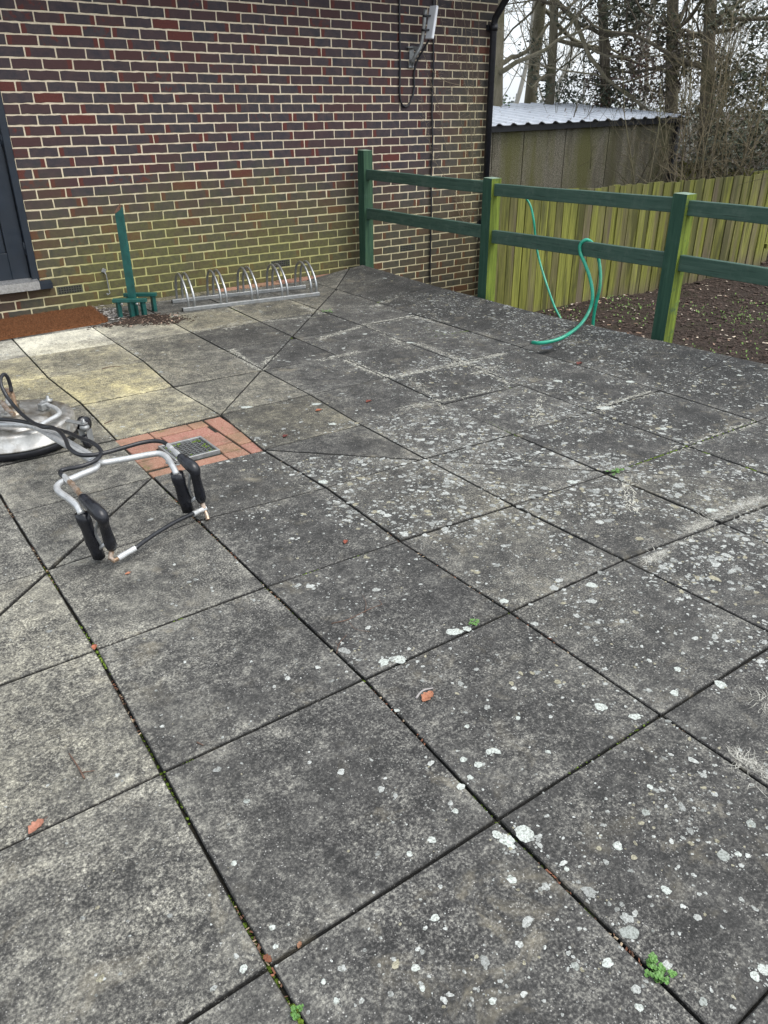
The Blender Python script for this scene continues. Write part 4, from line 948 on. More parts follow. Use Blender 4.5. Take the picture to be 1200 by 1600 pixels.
# ================================================================== trees, shrubs and the wood behind
t = NT('bark_skin'); n = t.noise(1, 6, .7, vec=t.stretch((18, 18, 4))); n2 = t.noise(3, 5, .6); A = t.attr('col')
cc = t.mix(t.ramp(n, .3, .7), t.mix(1., A.outputs['Color'], c4(.5, .5, .5), 'MULTIPLY'), A.outputs['Color']); cc = t.mix(t.math('MULTIPLY', t.ramp(n2, .5, .7), .5), cc, c4(.09, .10, .035))
M_bark = t.done(cc, .9, 0, t.bump(n, .5, .01), .2)
t = NT('foliage'); A = t.attr('col'); t.done(A.outputs['Color'], .5, 0, None, .45); M_leaf = t.m
def limb(b, p, d, L, r, depth, rn, col, spread=.6, up_=.25, minr=.004, wob=.22, kids=(3, 5)):
    seg = max(4, int(L/.22)); P_ = [Vector(p)]; d = Vector(d).normalized(); q = Vector(p)
    for k in range(seg):
        d = (d+Vector((rn.gauss(0, wob), rn.gauss(0, wob), rn.gauss(0, wob*.8)+up_*.12))).normalized(); q = q+d*(L/seg); P_.append(q.copy())
    rs = [max(minr*.6, r*(1-.68*k/seg)) for k in range(seg+1)]; b.tube(P_, rs, 7 if r > .04 else (5 if r > .012 else 3), col=col, cap=r > .02)
    if depth <= 0: return
    for k in range(rn.randint(*kids)):
        i = rn.randint(max(1, seg//4), seg); t_ = (P_[i]-P_[i-1]).normalized(); s_ = Vector((rn.gauss(0, 1), rn.gauss(0, 1), rn.gauss(0, .6)+up_)).normalized()
        limb(b, P_[i], t_*(1-spread)+s_*spread, L*rn.uniform(.38, .68), rs[i]*rn.uniform(.45, .7), depth-1, rn, col, spread, up_, minr, wob, kids)
def leaf(b, p, s, rn, col):
    a = Vector((rn.gauss(0, 1), rn.gauss(0, 1), rn.gauss(0, .7))).normalized(); c_ = a.cross(Vector((rn.gauss(0, 1), rn.gauss(0, 1), rn.gauss(0, 1)))).normalized(); n_ = a.cross(c_)
    b.add([p-a*s, p+c_*s*.45+n_*s*.12, p+a*s, p-c_*s*.45+n_*s*.12], [(0, 1, 2), (0, 2, 3)], col)
def cloud(b, c, rad, n, s, rn, base, th=.0, seed=0):
    n = int(n*.60)
    c = Vector(c); k = 0; tries = 0
    while k < n and tries < n*12:
        tries += 1; v = Vector((rn.uniform(-1, 1), rn.uniform(-1, 1), rn.uniform(-1, 1)))
        if v.length > 1: continue
        p = c+Vector((v.x*rad[0], v.y*rad[1], v.z*rad[2]))
        if noise.noise(p*1.9+Vector((seed, 0, 0)))+.5*noise.noise(p*4.3) < th+.35*max(0, v.length-.6): continue
        g_ = rn.uniform(.45, 1.5)*(1+.5*noise.noise(p*1.3)); leaf(b, p, s*rn.uniform(.6, 1.3), rn, (base[0]*g_, base[1]*g_, base[2]*g_, 1)); k += 1
GB = -.55
def bare_tree(px0, px1, D, r, label, seed, col, limbs=7, H=8.5, ivy=0, name='bare_tree', fol=None, extra=()):
    rn = random.Random(seed); foot = AT(px0, 190, D); foot.z = GB-.1; t_ = AT(px1, 0, D)
    root = empty(name, foot, label, 'tree', 'trees behind the shed')
    b = MB(); d_ = (t_-Vector((foot.x, foot.y, AT(px0, 190, D).z))); d_ = d_/d_.z; P_ = []; rs = []; n = 16
    for k in range(n+1):
        z = (H)*k/n; P_.append(foot+d_*z+Vector((.06*math.sin(z*1.1+seed), .06*math.cos(z*.8+seed), 0))); rs.append(r*(1.15-.75*k/n)+.03*max(0, .5-z))
    b.tube(P_, rs, 12, col=col)
    sub(b, 'trunk', M_bark, root)
    cr_ = MB()
    for k in range(limbs):
        i = rn.randint(5, n-1); a = rn.uniform(0, 6.28); limb(cr_, P_[i], (math.cos(a), math.sin(a), rn.uniform(-.1, .9)), rn.uniform(1.6, 3.4), rs[i]*.42, 3, rn, col, .65, .25, .006)
    for (i, px, py, L, rr) in extra:
        tgt = AT(px, py, D+rn.uniform(-.5, .5)); limb(cr_, P_[i], (tgt-P_[i]), L, rr, 3, rn, col, .6, .2, .006, wob=.14)
    sub(cr_, 'branches', M_bark, root)
    if ivy:
        lv = MB()
        for k in range(ivy):
            z = rn.random()**1.5*2.3; p = foot+d_*z; a = rn.uniform(0, 6.28); q = r*1.25+rn.random()*.12; leaf(lv, p+Vector((math.cos(a)*q, math.sin(a)*q, rn.uniform(-.1, .1))), .04, rn, tuple(x*rn.uniform(.5, 1.5) for x in (.045, .085, .022))+(1,))
        sub(lv, 'ivy', M_leaf, root)
    if fol:
        lv = MB()
        for (px, py, dD, rx, rz, cnt, s, base, th) in fol: cloud(lv, AT(px, py, D+dD), (rx, rx, rz), cnt, s, rn, base, th, seed)
        sub(lv, 'leaves', M_leaf, root)
    return root
GREY = (.26, .235, .17, 1); DKB = (.15, .13, .10, 1); OL = (.19, .165, .10, 1)
bare_tree(787, 790, 14.5, .115, 'straight bare tree with ivy at its foot, leftmost beside the house corner', 3, GREY, 10, ivy=500, extra=())
bare_tree(826, 842, 16, .120, 'bare grey trunk leaning right, second tree from the house corner', 4, GREY, 13, extra=((9, 900, -60, 3.2, .05), (7, 905, 60, 3, .04), (8, 790, -30, 2.5, .035)))
bare_tree(866, 874, 15.2, .085, 'slimmer bare trunk with a long arching limb, third tree from the house corner', 5, GREY, 13, extra=((7, 950, 55, 3.2, .045), (9, 960, -40, 3, .04), (6, 930, 70, 2.5, .035)))
IVY = (.062, .072, .044); RED = (.13, .075, .065); HOL = (.062, .078, .050)
bare_tree(974, 970, 15, .09, 'dark ivy clad tree standing behind the middle of the shed', 6, DKB, 16, name='ivy_clad_tree', fol=[(972, 40, 0, .38, 1.7, 1500, .045, IVY, -.12), (935, 10, 0, .7, .6, 600, .042, IVY, .12), (1010, 60, .3, .8, .7, 900, .042, IVY, .08)])
bare_tree(1068, 1076, 14.5, .10, 'dark ivy clad tree behind the right end of the shed', 7, DKB, 16, name='ivy_clad_tree', fol=[(1070, 30, 0, .4, 1.2, 900, .045, IVY, -.05), (1030, 5, 0, .9, .6, 900, .045, IVY, .05), (1050, 100, 0, .9, .6, 900, .045, (.085, .066, .05), .0)])
bare_tree(1122, 1136, 14, .10, 'dark leaning ivy clad tree nearest the right edge of the picture', 8, DKB, 16, name='ivy_clad_tree', fol=[(1128, 40, 0, .4, 1.3, 1000, .045, IVY, -.05), (1180, 10, 0, 1.0, .7, 1100, .045, IVY, .05)])
def shrub(px, py, D, label, seed, clouds, name='evergreen_shrub', stems=5):
    rn = random.Random(seed); foot = AT(px, py, D); foot.z = GB-.05; root = empty(name, foot, label, 'shrub', 'shrubs behind the shed')
    b = MB()
    for k in range(stems): limb(b, foot+Vector((rn.uniform(-.2, .2), rn.uniform(-.2, .2), 0)), (rn.uniform(-.35, .35), rn.uniform(-.35, .35), 1), rn.uniform(1.6, 2.8), .022, 2, rn, DKB, .5, .4, .004)
    sub(b, 'stems', M_bark, root); lv = MB()
    for (cx, cy_, dD, rx, rz, cnt, s, base, th) in clouds: cloud(lv, AT(cx, cy_, D+dD), (rx, rx*.8, rz), cnt, s, rn, base, th, seed)
    sub(lv, 'leaves', M_leaf, root)
shrub(905, 150, 13.8, 'dark holly like shrub rising behind the left half of the shed roof', 12, [(905, 145, 1.5, .85, .3, 900, .034, HOL, .03), (930, 110, 1.5, .6, .45, 500, .034, HOL, .12), (835, 100, 1.4, .5, .5, 300, .034, HOL, .12)])
shrub(985, 150, 13.6, 'reddish brown leafed shrub rising behind the middle of the shed roof', 13, [(990, 130, 1.5, .9, .5, 1300, .034, RED, .06), (1010, 90, 1.5, .8, .5, 700, .034, RED, .15), (960, 150, 1.5, .8, .3, 1000, .036, HOL, .02)])
shrub(1085, 170, 13.2, 'tall mixed green and brown shrub just past the right end of the shed', 14, [(1075, 130, 1.6, .8, .6, 1100, .04, (.10, .085, .055), .08), (1110, 190, 1.7, .6, .7, 1500, .04, HOL, -.1), (1095, 235, 1.7, .6, .4, 1100, .042, HOL, -.15)])
shrub(1170, 170, 12.4, 'dense dark green shrub at the right edge above the low fence', 15, [(1165, 170, 1.6, .75, .7, 1800, .038, (.065, .085, .045), -.02), (1200, 90, 1.6, .7, .8, 1300, .038, HOL, .05), (1165, 235, 1.2, .9, .45, 2600, .042, HOL, -.2), (1130, 110, 1.6, .6, .6, 700, .036, (.10, .10, .06), .12)])
def twigs(px, D, label, seed, stems, col, name='bare_sapling', H=(2.2, 3.2), depth=3):
    rn = random.Random(seed); foot = AT(px, 280, D); foot.z = GB; root = empty(name, foot, label, 'sapling', 'bare saplings between fence and shed')
    b = MB(); cr_ = MB()
    for k in range(stems):
        p = foot+Vector((rn.uniform(-.25, .25), rn.uniform(-.25, .25), 0)); d = Vector((rn.gauss(0, .18), rn.gauss(0, .18), 1)); L = rn.uniform(*H); seg = 12; q = p.copy(); P_ = [q.copy()]
        for i in range(seg): d = (d+Vector((rn.gauss(0, .07), rn.gauss(0, .07), 0))).normalized(); q = q+d*L/seg; P_.append(q.copy())
        rr = rn.uniform(.011, .018); rs = [rr*(1-.75*i/seg) for i in range(seg+1)]; b.tube(P_, rs, 5, col=col)
        for i in range(3, seg+1):
            for _ in range(rn.choice((1, 2, 2))): limb(cr_, P_[i], (rn.gauss(0, 1), rn.gauss(0, 1), rn.uniform(.2, 1.2)), rn.uniform(.3, .9), rs[i]*.55, depth-2, rn, col, .5, .3, .0028, .16, (2, 5))
    sub(b, 'stem', M_bark, root); sub(cr_, 'branches', M_bark, root)
TW = (.21, .175, .11, 1)
twigs(1012, 11.6, 'thin bare sapling in front of the middle of the pebbledash wall', 41, 3, (.16, .14, .09, 1))
twigs(1042, 12.0, 'bare sapling with pale stems in front of the right end of the shed', 42, 3, TW)
twigs(1072, 12.7, 'pale bare bush leaning over the right end of the shed roof', 46, 5, (.27, .23, .16, 1), H=(2.4, 3.2))
twigs(1105, 12.4, 'many stemmed bare bush beside the black corner of the shed', 43, 6, TW, H=(2.4, 3.4))
twigs(1150, 12.9, 'spreading bare bush behind the board fence near the right edge', 44, 7, TW, H=(2.2, 3.4))
twigs(1195, 13.4, 'bare bush partly cut by the right edge of the picture', 45, 6, TW, H=(2.0, 3.2))
# the far wood and hedge that close the view
rn = random.Random(77); b = MB()
for k in range(10):
    for (a0, a1, n_) in ((700, 1500, 520),):
        for q in range(n_):
            px = rn.uniform(a0, a1); D = rn.uniform(28, 48); p = AT(px, 175, D); h = 1.5+1.6*noise.noise(Vector((px*.02, D*.2, 0)))+rn.random()*1.2; z = rn.uniform(-.6, .9+h*.45)
            g_ = rn.uniform(.6, 1.4); leaf(b, Vector((p.x, p.y, z)), rn.uniform(.07, .16), rn, (.16*g_, .18*g_, .15*g_, 1))
for k in range(26):
    p = AT(rn.uniform(760, 1450), 175, rn.uniform(24, 44)); p.z = -.6; limb(b, p, (0, 0, 1), rn.uniform(4, 9), rn.uniform(.05, .12), 2, rn, (.30, .29, .25, 1), .5, .4, .012, .06, (4, 7))
tag(b.build('distant_wood', M_leaf), 'pale distant wood and hedge seen between the tree trunks', 'wood', kind='stuff')

# ================================================================== what grows and lies on the paving
t = NT('lichen'); A = t.attr('col'); n = t.noise(170, 4, .8); t.done(t.mix(t.ramp(n, .40, .56), t.mix(1., A.outputs['Color'], c4(.45, .45, .43), 'MULTIPLY'), A.outputs['Color']), .9, 0, None, .15); M_lich = t.m
rn = random.Random(101); lb = MB()
def blob(x, y, r, asp=1., rot=0., col=(.55, .57, .55, 1), rough=.28):
    z = slab_z(x, y)
    if z is None: return
    n = 8 if r < .004 else (15 if r < .010 else 26); ph = [rn.uniform(0, 6.28) for _ in range(4)]; vs = [Vector((x, y, z+.0013))]
    for k in range(n):
        a = 6.2832*k/n; rr = r*(1+rough*(.45*math.sin(2*a+ph[0])+.35*math.sin(3*a+ph[1])+.3*math.sin(5*a+ph[2]))+rough*.5*rn.uniform(-1, 1))
        u, v = rr*math.cos(a)*asp, rr*math.sin(a); vs.append(Vector((x+u*math.cos(rot)-v*math.sin(rot), y+u*math.sin(rot)+v*math.cos(rot), z+.0007)))
    lb.add(vs, [(0, 1+k, 1+(k+1) % n) for k in range(n)], col)
def pale():
    q = rn.random()
    if q < .12: k = rn.uniform(.8, 1.1); return (.34*k, .32*k, .24*k, 1)
    k = rn.uniform(.5, 1.1); return (.46*k, .475*k, .455*k, 1)
# how thick the lichen is, read off the photograph at (px, py)
DEN = [(100, 1100, .05), (60, 1450, .08), (250, 1450, .15), (400, 1450, .35), (300, 1300, .15), (500, 1200, .15), (600, 1450, .6), (720, 1250, 1.0), (850, 1450, 1.0), (1000, 1450, 1.1), (1150, 1400, 1.4), (900, 1250, 1.0), (1100, 1250, 1.2), (700, 1100, .6), (600, 1000, .8), (850, 1050, .8), (1000, 950, 1.8),
       (1150, 950, 4.), (1120, 870, 4.5), (950, 880, 2.2), (850, 870, 1.6), (700, 900, 1.0), (500, 900, .5), (350, 950, .15), (450, 800, 1.0), (600, 780, 4.5), (680, 760, 6.), (760, 740, 7.), (850, 760, 4.), (520, 740, 4.5), (600, 700, 4.5), (700, 690, 5.), (1000, 790, 3.5), (1100, 760, 3.5),
       (950, 700, 3.), (850, 680, 3.5), (780, 640, 3.), (1050, 700, 2.5), (1150, 690, 1.6), (420, 700, 1.2), (350, 760, .3), (450, 650, .3), (550, 620, .4), (650, 620, 1.6), (700, 570, 3.), (600, 560, 1.5), (500, 550, .6), (800, 590, 1.8), (900, 600, 2.), (1000, 630, 2.2), (1100, 620, 2.),
       (900, 530, 3.5), (850, 500, 3.5), (1000, 560, 2.8), (1150, 590, 2.2), (750, 480, 3.), (680, 480, 3.), (650, 450, .8), (600, 450, .6), (700, 530, 1.), (550, 500, .6), (450, 510, .4), (350, 540, .3), (250, 550, .2), (200, 600, .02), (120, 560, .3), (200, 850, .03), (350, 600, .1), (400, 470, .2), (60, 760, .02)]
DEN = [(G(a, b_).x, G(a, b_).y, d) for a, b_, d in DEN]
def density(x, y):
    sw = 0; s_ = 0
    for a, b_, d in DEN:
        q = 1/((x-a)**2+(y-b_)**2+.01)**2; sw += q; s_ += q*d
    return s_/sw
cnt_ = 0
for k in range(125000):
    x, y = rn.uniform(-2.2, 2.95), rn.uniform(-7.6, -.3)
    if cnt_ > 34000: break
    v = (Vector((x, y, 0))-C); dpt = v.dot(FW)
    if dpt < .5: continue
    px = 600+FOC*v.dot(RT)/dpt
    if not -500 < px < 2100: continue
    cl = .5+.5*noise.noise(Vector((x*3.1, y*3.1, 4)))*1.6+.5*noise.noise(Vector((x*11, y*11, 9)))
    if rn.random() > density(x, y)*max(0, cl)**1.3*.55: continue
    cnt_ += 1
    dn = min(1, max(0, density(x, y)-1.2)/2); r = .00130*(1+.45*dn)*math.exp(rn.gauss(.55, .62)); r = min(r, .014)
    blob(x, y, r, rn.uniform(.8, 1.6), rn.uniform(0, 6.28), pale())
    if r > .006 and rn.random() < .6:
        for q in range(rn.randint(1, 4)): blob(x+rn.gauss(0, r*1.8), y+rn.gauss(0, r*1.8), r*rn.uniform(.2, .55), 1.2, 0, pale())
# the large ones that can be told apart
for px, py, rp, asp, c_ in [(820, 1298, 19, .95, 0), (792, 1308, 12, 1.3, 1), (777, 1300, 8, 1.3, 1), (800, 1318, 6, 1.3, 1), (940, 1100, 11, 1, 0), (993, 1115, 9, 1.2, 0), (680, 1430, 8, 1, 0), (649, 1508, 8, 1, 0), (966, 1317, 9, 1, 0), (1132, 1332, 12, 1, 2), (985, 1452, 14, 1.3, 2), (857, 1170, 5, 1, 0), (772, 1168, 7, 1.2, 0), (764, 1170, 6, 1, 0), (778, 1170, 6, 1, 0),
     (710, 983, 11, 1.35, 0), (730, 978, 8, 1, 0), (600, 1030, 9, 1.2, 0), (622, 1026, 11, 1.5, 0), (645, 1020, 8, 1.3, 0), (788, 935, 8, 1, 0), (1127, 1065, 11, 1, 0), (1060, 1041, 7, 1, 0), (1055, 1078, 8, 1, 0), (1178, 1273, 9, 1, 2), (748, 1190, 8, 1, 0), (724, 1182, 6, 1.3, 0), (720, 1225, 8, 1, 0), (735, 1210, 6, 1, 0), (712, 1263, 6, 1, 0),
     (925, 910, 9, 1.1, 0), (882, 915, 7, 1, 0), (1112, 795, 9, 1.3, 0), (895, 750, 7, 1.5, 0), (505, 750, 8, 1.2, 0), (592, 797, 6, 1.1, 0), (945, 635, 9, 1.6, 0), (940, 645, 6, 1.4, 0), (1037, 667, 6, 1.2, 0), (1045, 1505, 7, 1, 0), (950, 1500, 10, 1, 0), (800, 1370, 9, 1, 0), (640, 1330, 6, 1, 0), (675, 1308, 7, 1.2, 0), (683, 1333, 6, 1, 0), (886, 1353, 5, 1, 0), (1042, 1386, 9, 1, 0), (1200, 1500, 12, 1, 0), (1185, 1510, 9, 1, 0),
     (900, 1505, 8, 1, 2), (1010, 1265, 7, 1.2, 2), (425, 1445, 6, 1, 0), (430, 1475, 5, 1, 0), (505, 1530, 5, 1, 0), (385, 1248, 6, 1, 2), (365, 1345, 6, 1, 0), (380, 1510, 8, 1, 0), (1017, 1225, 6, 1, 0), (1158, 1320, 6, 1, 0), (620, 1105, 5, 1, 0), (730, 1130, 5, 1, 0), (810, 1117, 5, 1, 0), (660, 1540, 6, 1, 0), (525, 1560, 6, 1, 0), (770, 1560, 7, 1, 0), (1000, 1570, 8, 1, 0), (1100, 1560, 8, 1, 2),
     (520, 660, 6, 1.2, 0), (494, 629, 6, 1.5, 0), (385, 634, 6, 1.6, 0), (872, 593, 6, 1.3, 0), (985, 594, 6, 1.4, 0), (1155, 592, 5, 1.3, 0), (860, 488, 4, 1.2, 0), (640, 533, 5, 1.4, 0), (570, 520, 4, 1.3, 0), (602, 443, 4, 1.3, 0)]:
    p = G(px, py, .01 if px < 1150 else .03); dd = (p-C).dot(FW); r = rp/FOC*dd*.82; k = (.82, .85, .52)[c_]
    blob(p.x, p.y, r, asp, -.6 if c_ != 1 else -.9, (.60*k, .64*k, .60*k, 1), .12 if rp > 11 else .22)
    for q in range(int(4+rp*.8)): blob(p.x+rn.gauss(0, r*1.7), p.y+rn.gauss(0, r*1.7), r*rn.uniform(.08, .25), 1.2, rn.uniform(0, 3), pale(), .3)
# fibrous white growth brushed out from the joints
def streak(pts, n, L, w_, side=0, col=(.50, .49, .44, 1), jit=.6):
    P_ = [G(a, b_) for a, b_ in pts]
    for k in range(n):
        i = rn.randrange(len(P_)-1); u = rn.random(); p = P_[i].lerp(P_[i+1], u); d = (P_[i+1]-P_[i]).normalized(); nn_ = Vector((-d.y, d.x, 0))*(side or rn.choice((-1, 1)))
        a = (d*rn.gauss(0, jit)+nn_*abs(rn.gauss(.3, .5))).normalized(); p = p+nn_*abs(rn.gauss(0, L*.28))+d*rn.gauss(0, .006); l = L*rn.uniform(.25, 1.); z = slab_z(p.x, p.y); q = p+a*l; z2 = slab_z(q.x, q.y)
        if z is None or z2 is None: continue
        s_ = Vector((-a.y, a.x, 0))*w_*rn.uniform(.4, 1.1); m_ = p.lerp(q, .5)+Vector((-a.y, a.x, 0))*l*rn.uniform(-.12, .12); g_ = rn.uniform(.55, 1.1); zz = max(z, z2)+.0011
        lb.add([Vector((p.x-s_.x, p.y-s_.y, zz)), Vector((m_.x-s_.x, m_.y-s_.y, zz)), Vector((q.x, q.y, zz)), Vector((m_.x+s_.x, m_.y+s_.y, zz)), Vector((p.x+s_.x, p.y+s_.y, zz))], [(0, 1, 2, 3, 4)], tuple(c_*g_ for c_ in col[:3])+(1,))
streak([(1015, 865), (1080, 835), (1140, 808), (1200, 783)], 420, .055, .0009, 0)
streak([(1080, 832), (1140, 805), (1200, 780)], 420, .07, .0010, 1)
streak([(998, 872), (1030, 860)], 130, .07, .0011, -1)
streak([(1140, 812), (1175, 798)], 90, .07, .0010, -1)
streak([(1140, 1180), (1170, 1200), (1200, 1222)], 110, .06, .0008, 1)
streak([(1150, 1188), (1200, 1228)], 50, .05, .0008, -1)
streak([(1185, 1100), (1205, 1085)], 60, .06, .0008, 0)
streak([(450, 745), (535, 790)], 60, .04, .0012, 0)
for pts, n_ in (([(360, 546), (385, 565), (410, 578)], 200), ([(410, 578), (418, 562), (432, 555)], 100), ([(470, 480), (505, 490)], 110), ([(410, 503), (490, 495)], 80), ([(500, 530), (570, 508), (653, 493)], 330), ([(573, 508), (612, 528), (640, 545)], 110), ([(497, 564), (560, 550)], 110), ([(540, 562), (580, 580), (612, 592)], 260), ([(600, 592), (660, 580), (720, 566)], 200), ([(700, 575), (760, 558), (785, 552)], 110),
               ([(580, 480), (625, 467)], 90), ([(650, 535), (740, 572), (800, 600)], 230), ([(740, 585), (780, 572)], 60), ([(350, 515), (400, 500)], 60), ([(620, 640), (700, 625), (790, 605)], 110), ([(640, 590), (700, 640)], 60), ([(840, 665), (838, 640), (850, 620)], 60), ([(930, 640), (1020, 612)], 150), ([(1040, 710), (1120, 680), (1180, 660)], 140), ([(980, 750), (990, 800)], 60), ([(640, 495), (700, 505)], 60), ([(300, 520), (370, 505)], 70), ([(225, 565), (180, 525)], 40)):
    streak(pts, int(n_*1.7), .045, .0021, 0, (.58, .57, .50, 1), 1.5)
tag(lb.build('lichen', M_lich), 'pale grey lichen spots and fibrous patches on the paving slabs', 'lichen', kind='stuff')

# moss and crumbs in the joints
rn = random.Random(55); mb = MB()
for pts, n_, r in (([(118, 968), (150, 1015), (165, 1042)], 46, .006), ([(160, 1030), (185, 1065)], 20, .005), ([(280, 1240), (300, 1290)], 14, .005), ([(455, 1570), (470, 1600)], 20, .007), ([(480, 868), (570, 862)], 0, .005), ([(475, 897), (505, 889)], 26, .006), ([(553, 872), (575, 865)], 26, .007), ([(1000, 590), (1012, 604)], 10, .008),
                   ([(960, 738), (1070, 697), (1180, 657)], 220, .008), ([(935, 658), (1000, 684), (1070, 695)], 110, .007), ([(1095, 705), (1140, 715), (1180, 735)], 70, .008), ([(755, 655), (790, 672), (810, 680)], 60, .008), ([(640, 592), (680, 620)], 60, .008), ([(780, 600), (860, 625), (930, 645)], 90, .007), ([(660, 510), (750, 540)], 40, .007),
                   ([(500, 490), (540, 450)], 60, .008), ([(400, 510), (455, 528)], 40, .008), ([(360, 480), (410, 510)], 50, .009), ([(585, 475), (600, 470)], 20, .012), ([(270, 970), (285, 965)], 8, .005), ([(800, 682), (845, 668)], 26, .007), ([(510, 750), (570, 742)], 30, .006), ([(650, 530), (740, 515)], 40, .007), ([(1100, 590), (1020, 610)], 20, .006), ([(300, 1185), (250, 1205)], 8, .004), ([(880, 1210), (960, 1165), (1020, 1120)], 24, .0035)):
    P_ = [G(a, b_) for a, b_ in pts]
    for k in range(n_):
        i = rn.randrange(len(P_)-1); p = P_[i].lerp(P_[i+1], rn.random()); x, y = p.x+rn.gauss(0, r*.55), p.y+rn.gauss(0, r*.55); tuft(mb, (x, y, rim(x, y)-.003), r*rn.uniform(.35, .9), rn)
for i_, j0, j1 in ((4, -6.9, -4.2), (5, -6.9, -3.8), (6, -6.3, -3.8), (7, -5.6, -4.5)):
    for k in range(420 if i_ < 6 else 240):
        y = rn.uniform(j0, j1); x = plin(XL[i_], y)+rn.gauss(0, .0022)
        if noise.noise(Vector((x*3, y*2.2, 5))) < -.05: continue
        tuft(mb, (x, y, -.013), rn.uniform(.002, .005), rn)
tag(mb.build('moss', M_moss), 'green moss growing in the joints between the paving slabs', 'moss', kind='stuff')
db = MB()
for i_, j0, j1, n_ in ((4, -6.9, -3.6, 330), (5, -6.9, -3.8, 260), (6, -6.3, -3.8, 90)):
    for k in range(n_):
        y = rn.uniform(j0, j1); x = plin(XL[i_], y)+rn.gauss(0, .003)
        if noise.noise(Vector((x*3, y*2.6, 15))) < 0: continue
        g_ = rn.uniform(.5, 1.5); chip(db, (x, y, -.009+rn.uniform(0, .006)), rn.uniform(.002, .0055), rn.choice(((.20*g_, .085*g_, .05*g_, 1), (.10*g_, .055*g_, .035*g_, 1), (.28*g_, .22*g_, .15*g_, 1))), rn)
tag(db.build('joint_crumbs', M_vc), 'brown crumbs of dead leaf caught in the paving joints', 'leaf crumbs', kind='stuff')
# soil and splinters round the security post
sb = MB(); rn = random.Random(66)
for k in range(2600):
    q = rn.random(); c_ = G(228, 500) if q < .7 else (G(262, 502) if q < .85 else G(190, 505)); x, y = c_.x+rn.gauss(0, .10), c_.y+rn.gauss(0, .055)
    if x < .27 and y > -.70: continue
    h = .022*math.exp(-(((x-.50)/.16)**2+((y+.72)/.09)**2)); g_ = rn.uniform(.4, 1.5); s_ = rn.uniform(.003, .012)
    chip(sb, (x, y, h*rn.random()+.003), s_, (.045*g_, .030*g_, .022*g_, 1) if rn.random() < .93 else (.34*g_, .24*g_, .18*g_, 1), rn, .6)
tag(sb.build('loose_soil', M_vc), 'dark loose soil and splinters heaped round the foot of the security post', 'soil', kind='stuff')
sb = MB()
for k in range(700):
    c_ = G(168, 492); x, y = c_.x+rn.gauss(0, .06), c_.y+rn.gauss(0, .12); g_ = rn.uniform(.6, 1.3)
    if x < .235: continue
    chip(sb, (x, y, .003+rn.random()*.008), rn.uniform(.004, .013), (.34*g_, .32*g_, .30*g_, 1) if rn.random() < .7 else (.05, .04, .03, 1), rn, .3)
tag(sb.build('flaked_render', M_vc), 'pale flaked render between the coir mat and the security post', 'rubble', kind='stuff')

# fallen leaves and twigs
def dead_leaf(px, py, rp, label, col=(.36, .13, .065), seed=0, rz=0., curl=.5):
    p = G(px, py); z = slab_z(p.x, p.y) or rim(p.x, p.y); p.z = z; dd = (p-C).dot(FW); L = rp/FOC*dd*2; rn = random.Random(seed); b = MB(); nx, ny = 12, 6; vs = []
    for i in range(nx+1):
        u = i/nx; wv = .30*math.sin(math.pi*min(1, u*1.02))**.7*(1+.22*math.sin(u*22+seed))
        for j in range(ny+1):
            v = (j/ny-.5)*2; x, y = (u-.5)*L, v*wv*L; zz = .003+curl*L*(.35*(abs(v))**1.6*wv*2+.28*(u-.45)**2)+.03*L*math.sin(u*9+v*4+seed)
            vs.append(p+Vector((x*math.cos(rz)-y*math.sin(rz), x*math.sin(rz)+y*math.cos(rz), abs(zz))))
    fs = [(i*(ny+1)+j, (i+1)*(ny+1)+j, (i+1)*(ny+1)+j+1, i*(ny+1)+j+1) for i in range(nx) for j in range(ny)]; b.add(vs, fs, col+(1,), True)
    b.tube([p+Vector((math.cos(rz), math.sin(rz), 0))*(L*.45)+up*.005, p+Vector((math.cos(rz), math.sin(rz), 0))*(L*.75)+up*.003], L*.012, 5, col=tuple(q*.6 for q in col)+(1,))
    o = b.build('fallen_leaf', M_dleaf, origin=p); tag(o, label, 'leaf', 'fallen leaves on the paving')
t = NT('dead_leaf'); A = t.attr('col'); n = t.noise(120, 5, .7); t.done(t.mix(t.ramp(n, .3, .7), t.mix(1., A.outputs['Color'], c4(.5, .45, .4), 'MULTIPLY'), A.outputs['Color']), .7, 0, t.bump(n, .4, .002), .3); M_dleaf = t.m
dead_leaf(668, 1089, 14, 'large curled orange brown leaf lying alone near the middle of the paving', (.38, .17, .10), 1, .3)
dead_leaf(57, 1293, 15, 'pinkish brown folded leaf on a joint near the left edge', (.42, .20, .14), 2, .5, .8)
dead_leaf(148, 1013, 7, 'small reddish leaf standing in the joint crossing below the left grip', (.42, .15, .09), 3, 1.2, .9)
dead_leaf(540, 848, 6, 'small red brown curled leaf just above a mossy joint', (.30, .09, .06), 4, .8, .9)
dead_leaf(498, 642, 6, 'small orange brown leaf on the beige slab right of the drain', (.36, .13, .07), 5, .1)
dead_leaf(446, 683, 6, 'dark maroon curled leaf on the slab right of the drain', (.12, .03, .025), 6, .4, .8)
dead_leaf(576, 628, 6, 'dark red leaf on the grey slab above the joint crossing', (.18, .05, .035), 7, .2, .7)
dead_leaf(905, 569, 7, 'dark red brown leaf below the green hose end', (.15, .05, .04), 8, .2, .8)
dead_leaf(468, 1478, 6, 'tiny brown leaf caught in the joint near the bottom edge', (.28, .15, .09), 9, .7, .6)
dead_leaf(200, 897, 5, 'tiny pink leaf flake on the slab below the link hose', (.45, .20, .12), 10, .2, .3)
dead_leaf(418, 1500, 9, 'rust brown leaf wedged in the joint crossing near the bottom', (.22, .09, .05), 11, 1.9, .8)
M_wood = simple('twig_wood', (.11, .065, .045), .85, 0, .4, 80)
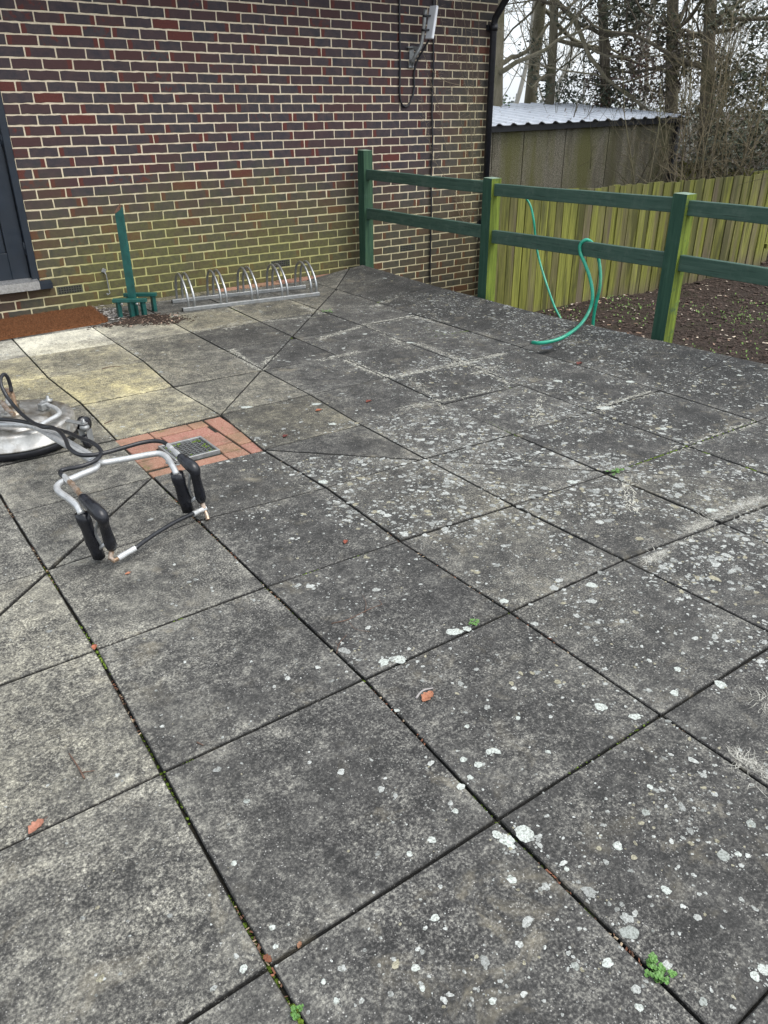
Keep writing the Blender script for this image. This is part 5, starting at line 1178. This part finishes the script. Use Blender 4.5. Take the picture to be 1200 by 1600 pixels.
def twig(lines, label, r, m=M_wood):
    b = MB()
    for k, L_ in enumerate(lines):
        P_ = [G(a, b_) for a, b_ in L_]; P_ = catmull([Vector((p.x, p.y, (slab_z(p.x, p.y) or 0)+r+.001+(.004 if 0 < i < len(P_)-1 else 0))) for i, p in enumerate(P_)], 4)
        b.tube(P_, [r*(1-.5*i/len(P_))*(1 if k == 0 else .6) for i in range(len(P_))], 6)
    o = b.build('twig', m, origin=G(*lines[0][0])); tag(o, label, 'twig', 'twigs lying on the paving')
twig([[(132, 1217), (122, 1200), (108, 1178)], [(128, 1208), (140, 1208), (148, 1205)]], 'short forked brown twig lying on the slab at the left', .0028)
twig([[(518, 975), (545, 970), (575, 955), (597, 945)], [(570, 958), (572, 945), (566, 930)], [(545, 972), (555, 985), (578, 988)], [(597, 945), (592, 938)]], 'thin branching red brown twig on the slab left of centre', .0018)
twig([[(526, 1022), (530, 1008), (542, 992)], [(530, 1010), (524, 1004)]], 'very thin twig beside the joint below the branching twig', .0014)
twig([[(308, 1162), (318, 1167)]], 'tiny dark straw of twig above a joint left of centre', .002)
twig([[(650, 1092), (660, 1082), (676, 1076)]], 'pale grey curved stick behind the large orange leaf', .0036, simple('grey_wood', (.30, .28, .27), .8))
twig([[(160, 577), (175, 574), (190, 574)]], 'dark thin twig on the pale slab below the coir mat', .0025)
twig([[(163, 662), (178, 656)]], 'short dark straw on the yellow slab above the terracotta inset', .002)
# weeds growing out of joints
M_weed = simple('weed_leaf', (.10, .22, .05), .5, 0, .25, 60)
def weed(px, py, n_, r, label, seed, spread):
    rn = random.Random(seed); p = G(px, py); p.z = (slab_z(p.x, p.y) or 0)-.004; root = empty('weed', p, label, 'weed', 'weeds in the paving joints'); lv = MB(); st = MB()
    for k in range(n_):
        a = rn.uniform(0, 6.28); q = spread*math.sqrt(rn.random()); e_ = p+Vector((math.cos(a)*q, math.sin(a)*q*.8, rn.uniform(.008, .022))); st.tube([p, p.lerp(e_, .5)+up*.004, e_], .0007, 4)
        for m in range(3):
            b_ = a+2.094*m; c_ = e_+Vector((math.cos(b_)*r*.8, math.sin(b_)*r*.8, rn.uniform(-.001, .002))); vs = [c_+Vector((math.cos(6.283*h/9)*r, math.sin(6.283*h/9)*r*.9, .0015*math.sin(h*2.))) for h in range(9)]; lv.add([c_-up*.0015]+vs, [(0, 1+h, 1+(h+1) % 9) for h in range(9)])
    sub(lv, 'leaves', M_weed, root); sub(st, 'stalks', M_weed, root)
weed(1020, 1515, 11, .0050, 'bright green clover like weed in the wide joint near the bottom right', 1, .022)
weed(1036, 1530, 7, .005, 'smaller green weed just below the bright clover like one', 2, .020)
weed(740, 975, 8, .0042, 'small green weed in the joint beside the pale lichen patch', 3, .020)
weed(960, 740, 12, .005, 'dark green weed at the far joint crossing with three cut lines', 4, .045)
weed(465, 1588, 5, .0040, 'tiny yellow green weed at the bottom edge of the picture', 5, .012)
weed(512, 488, 10, .006, 'low green weed where the diagonal joint passes the bicycle rack', 6, .05)
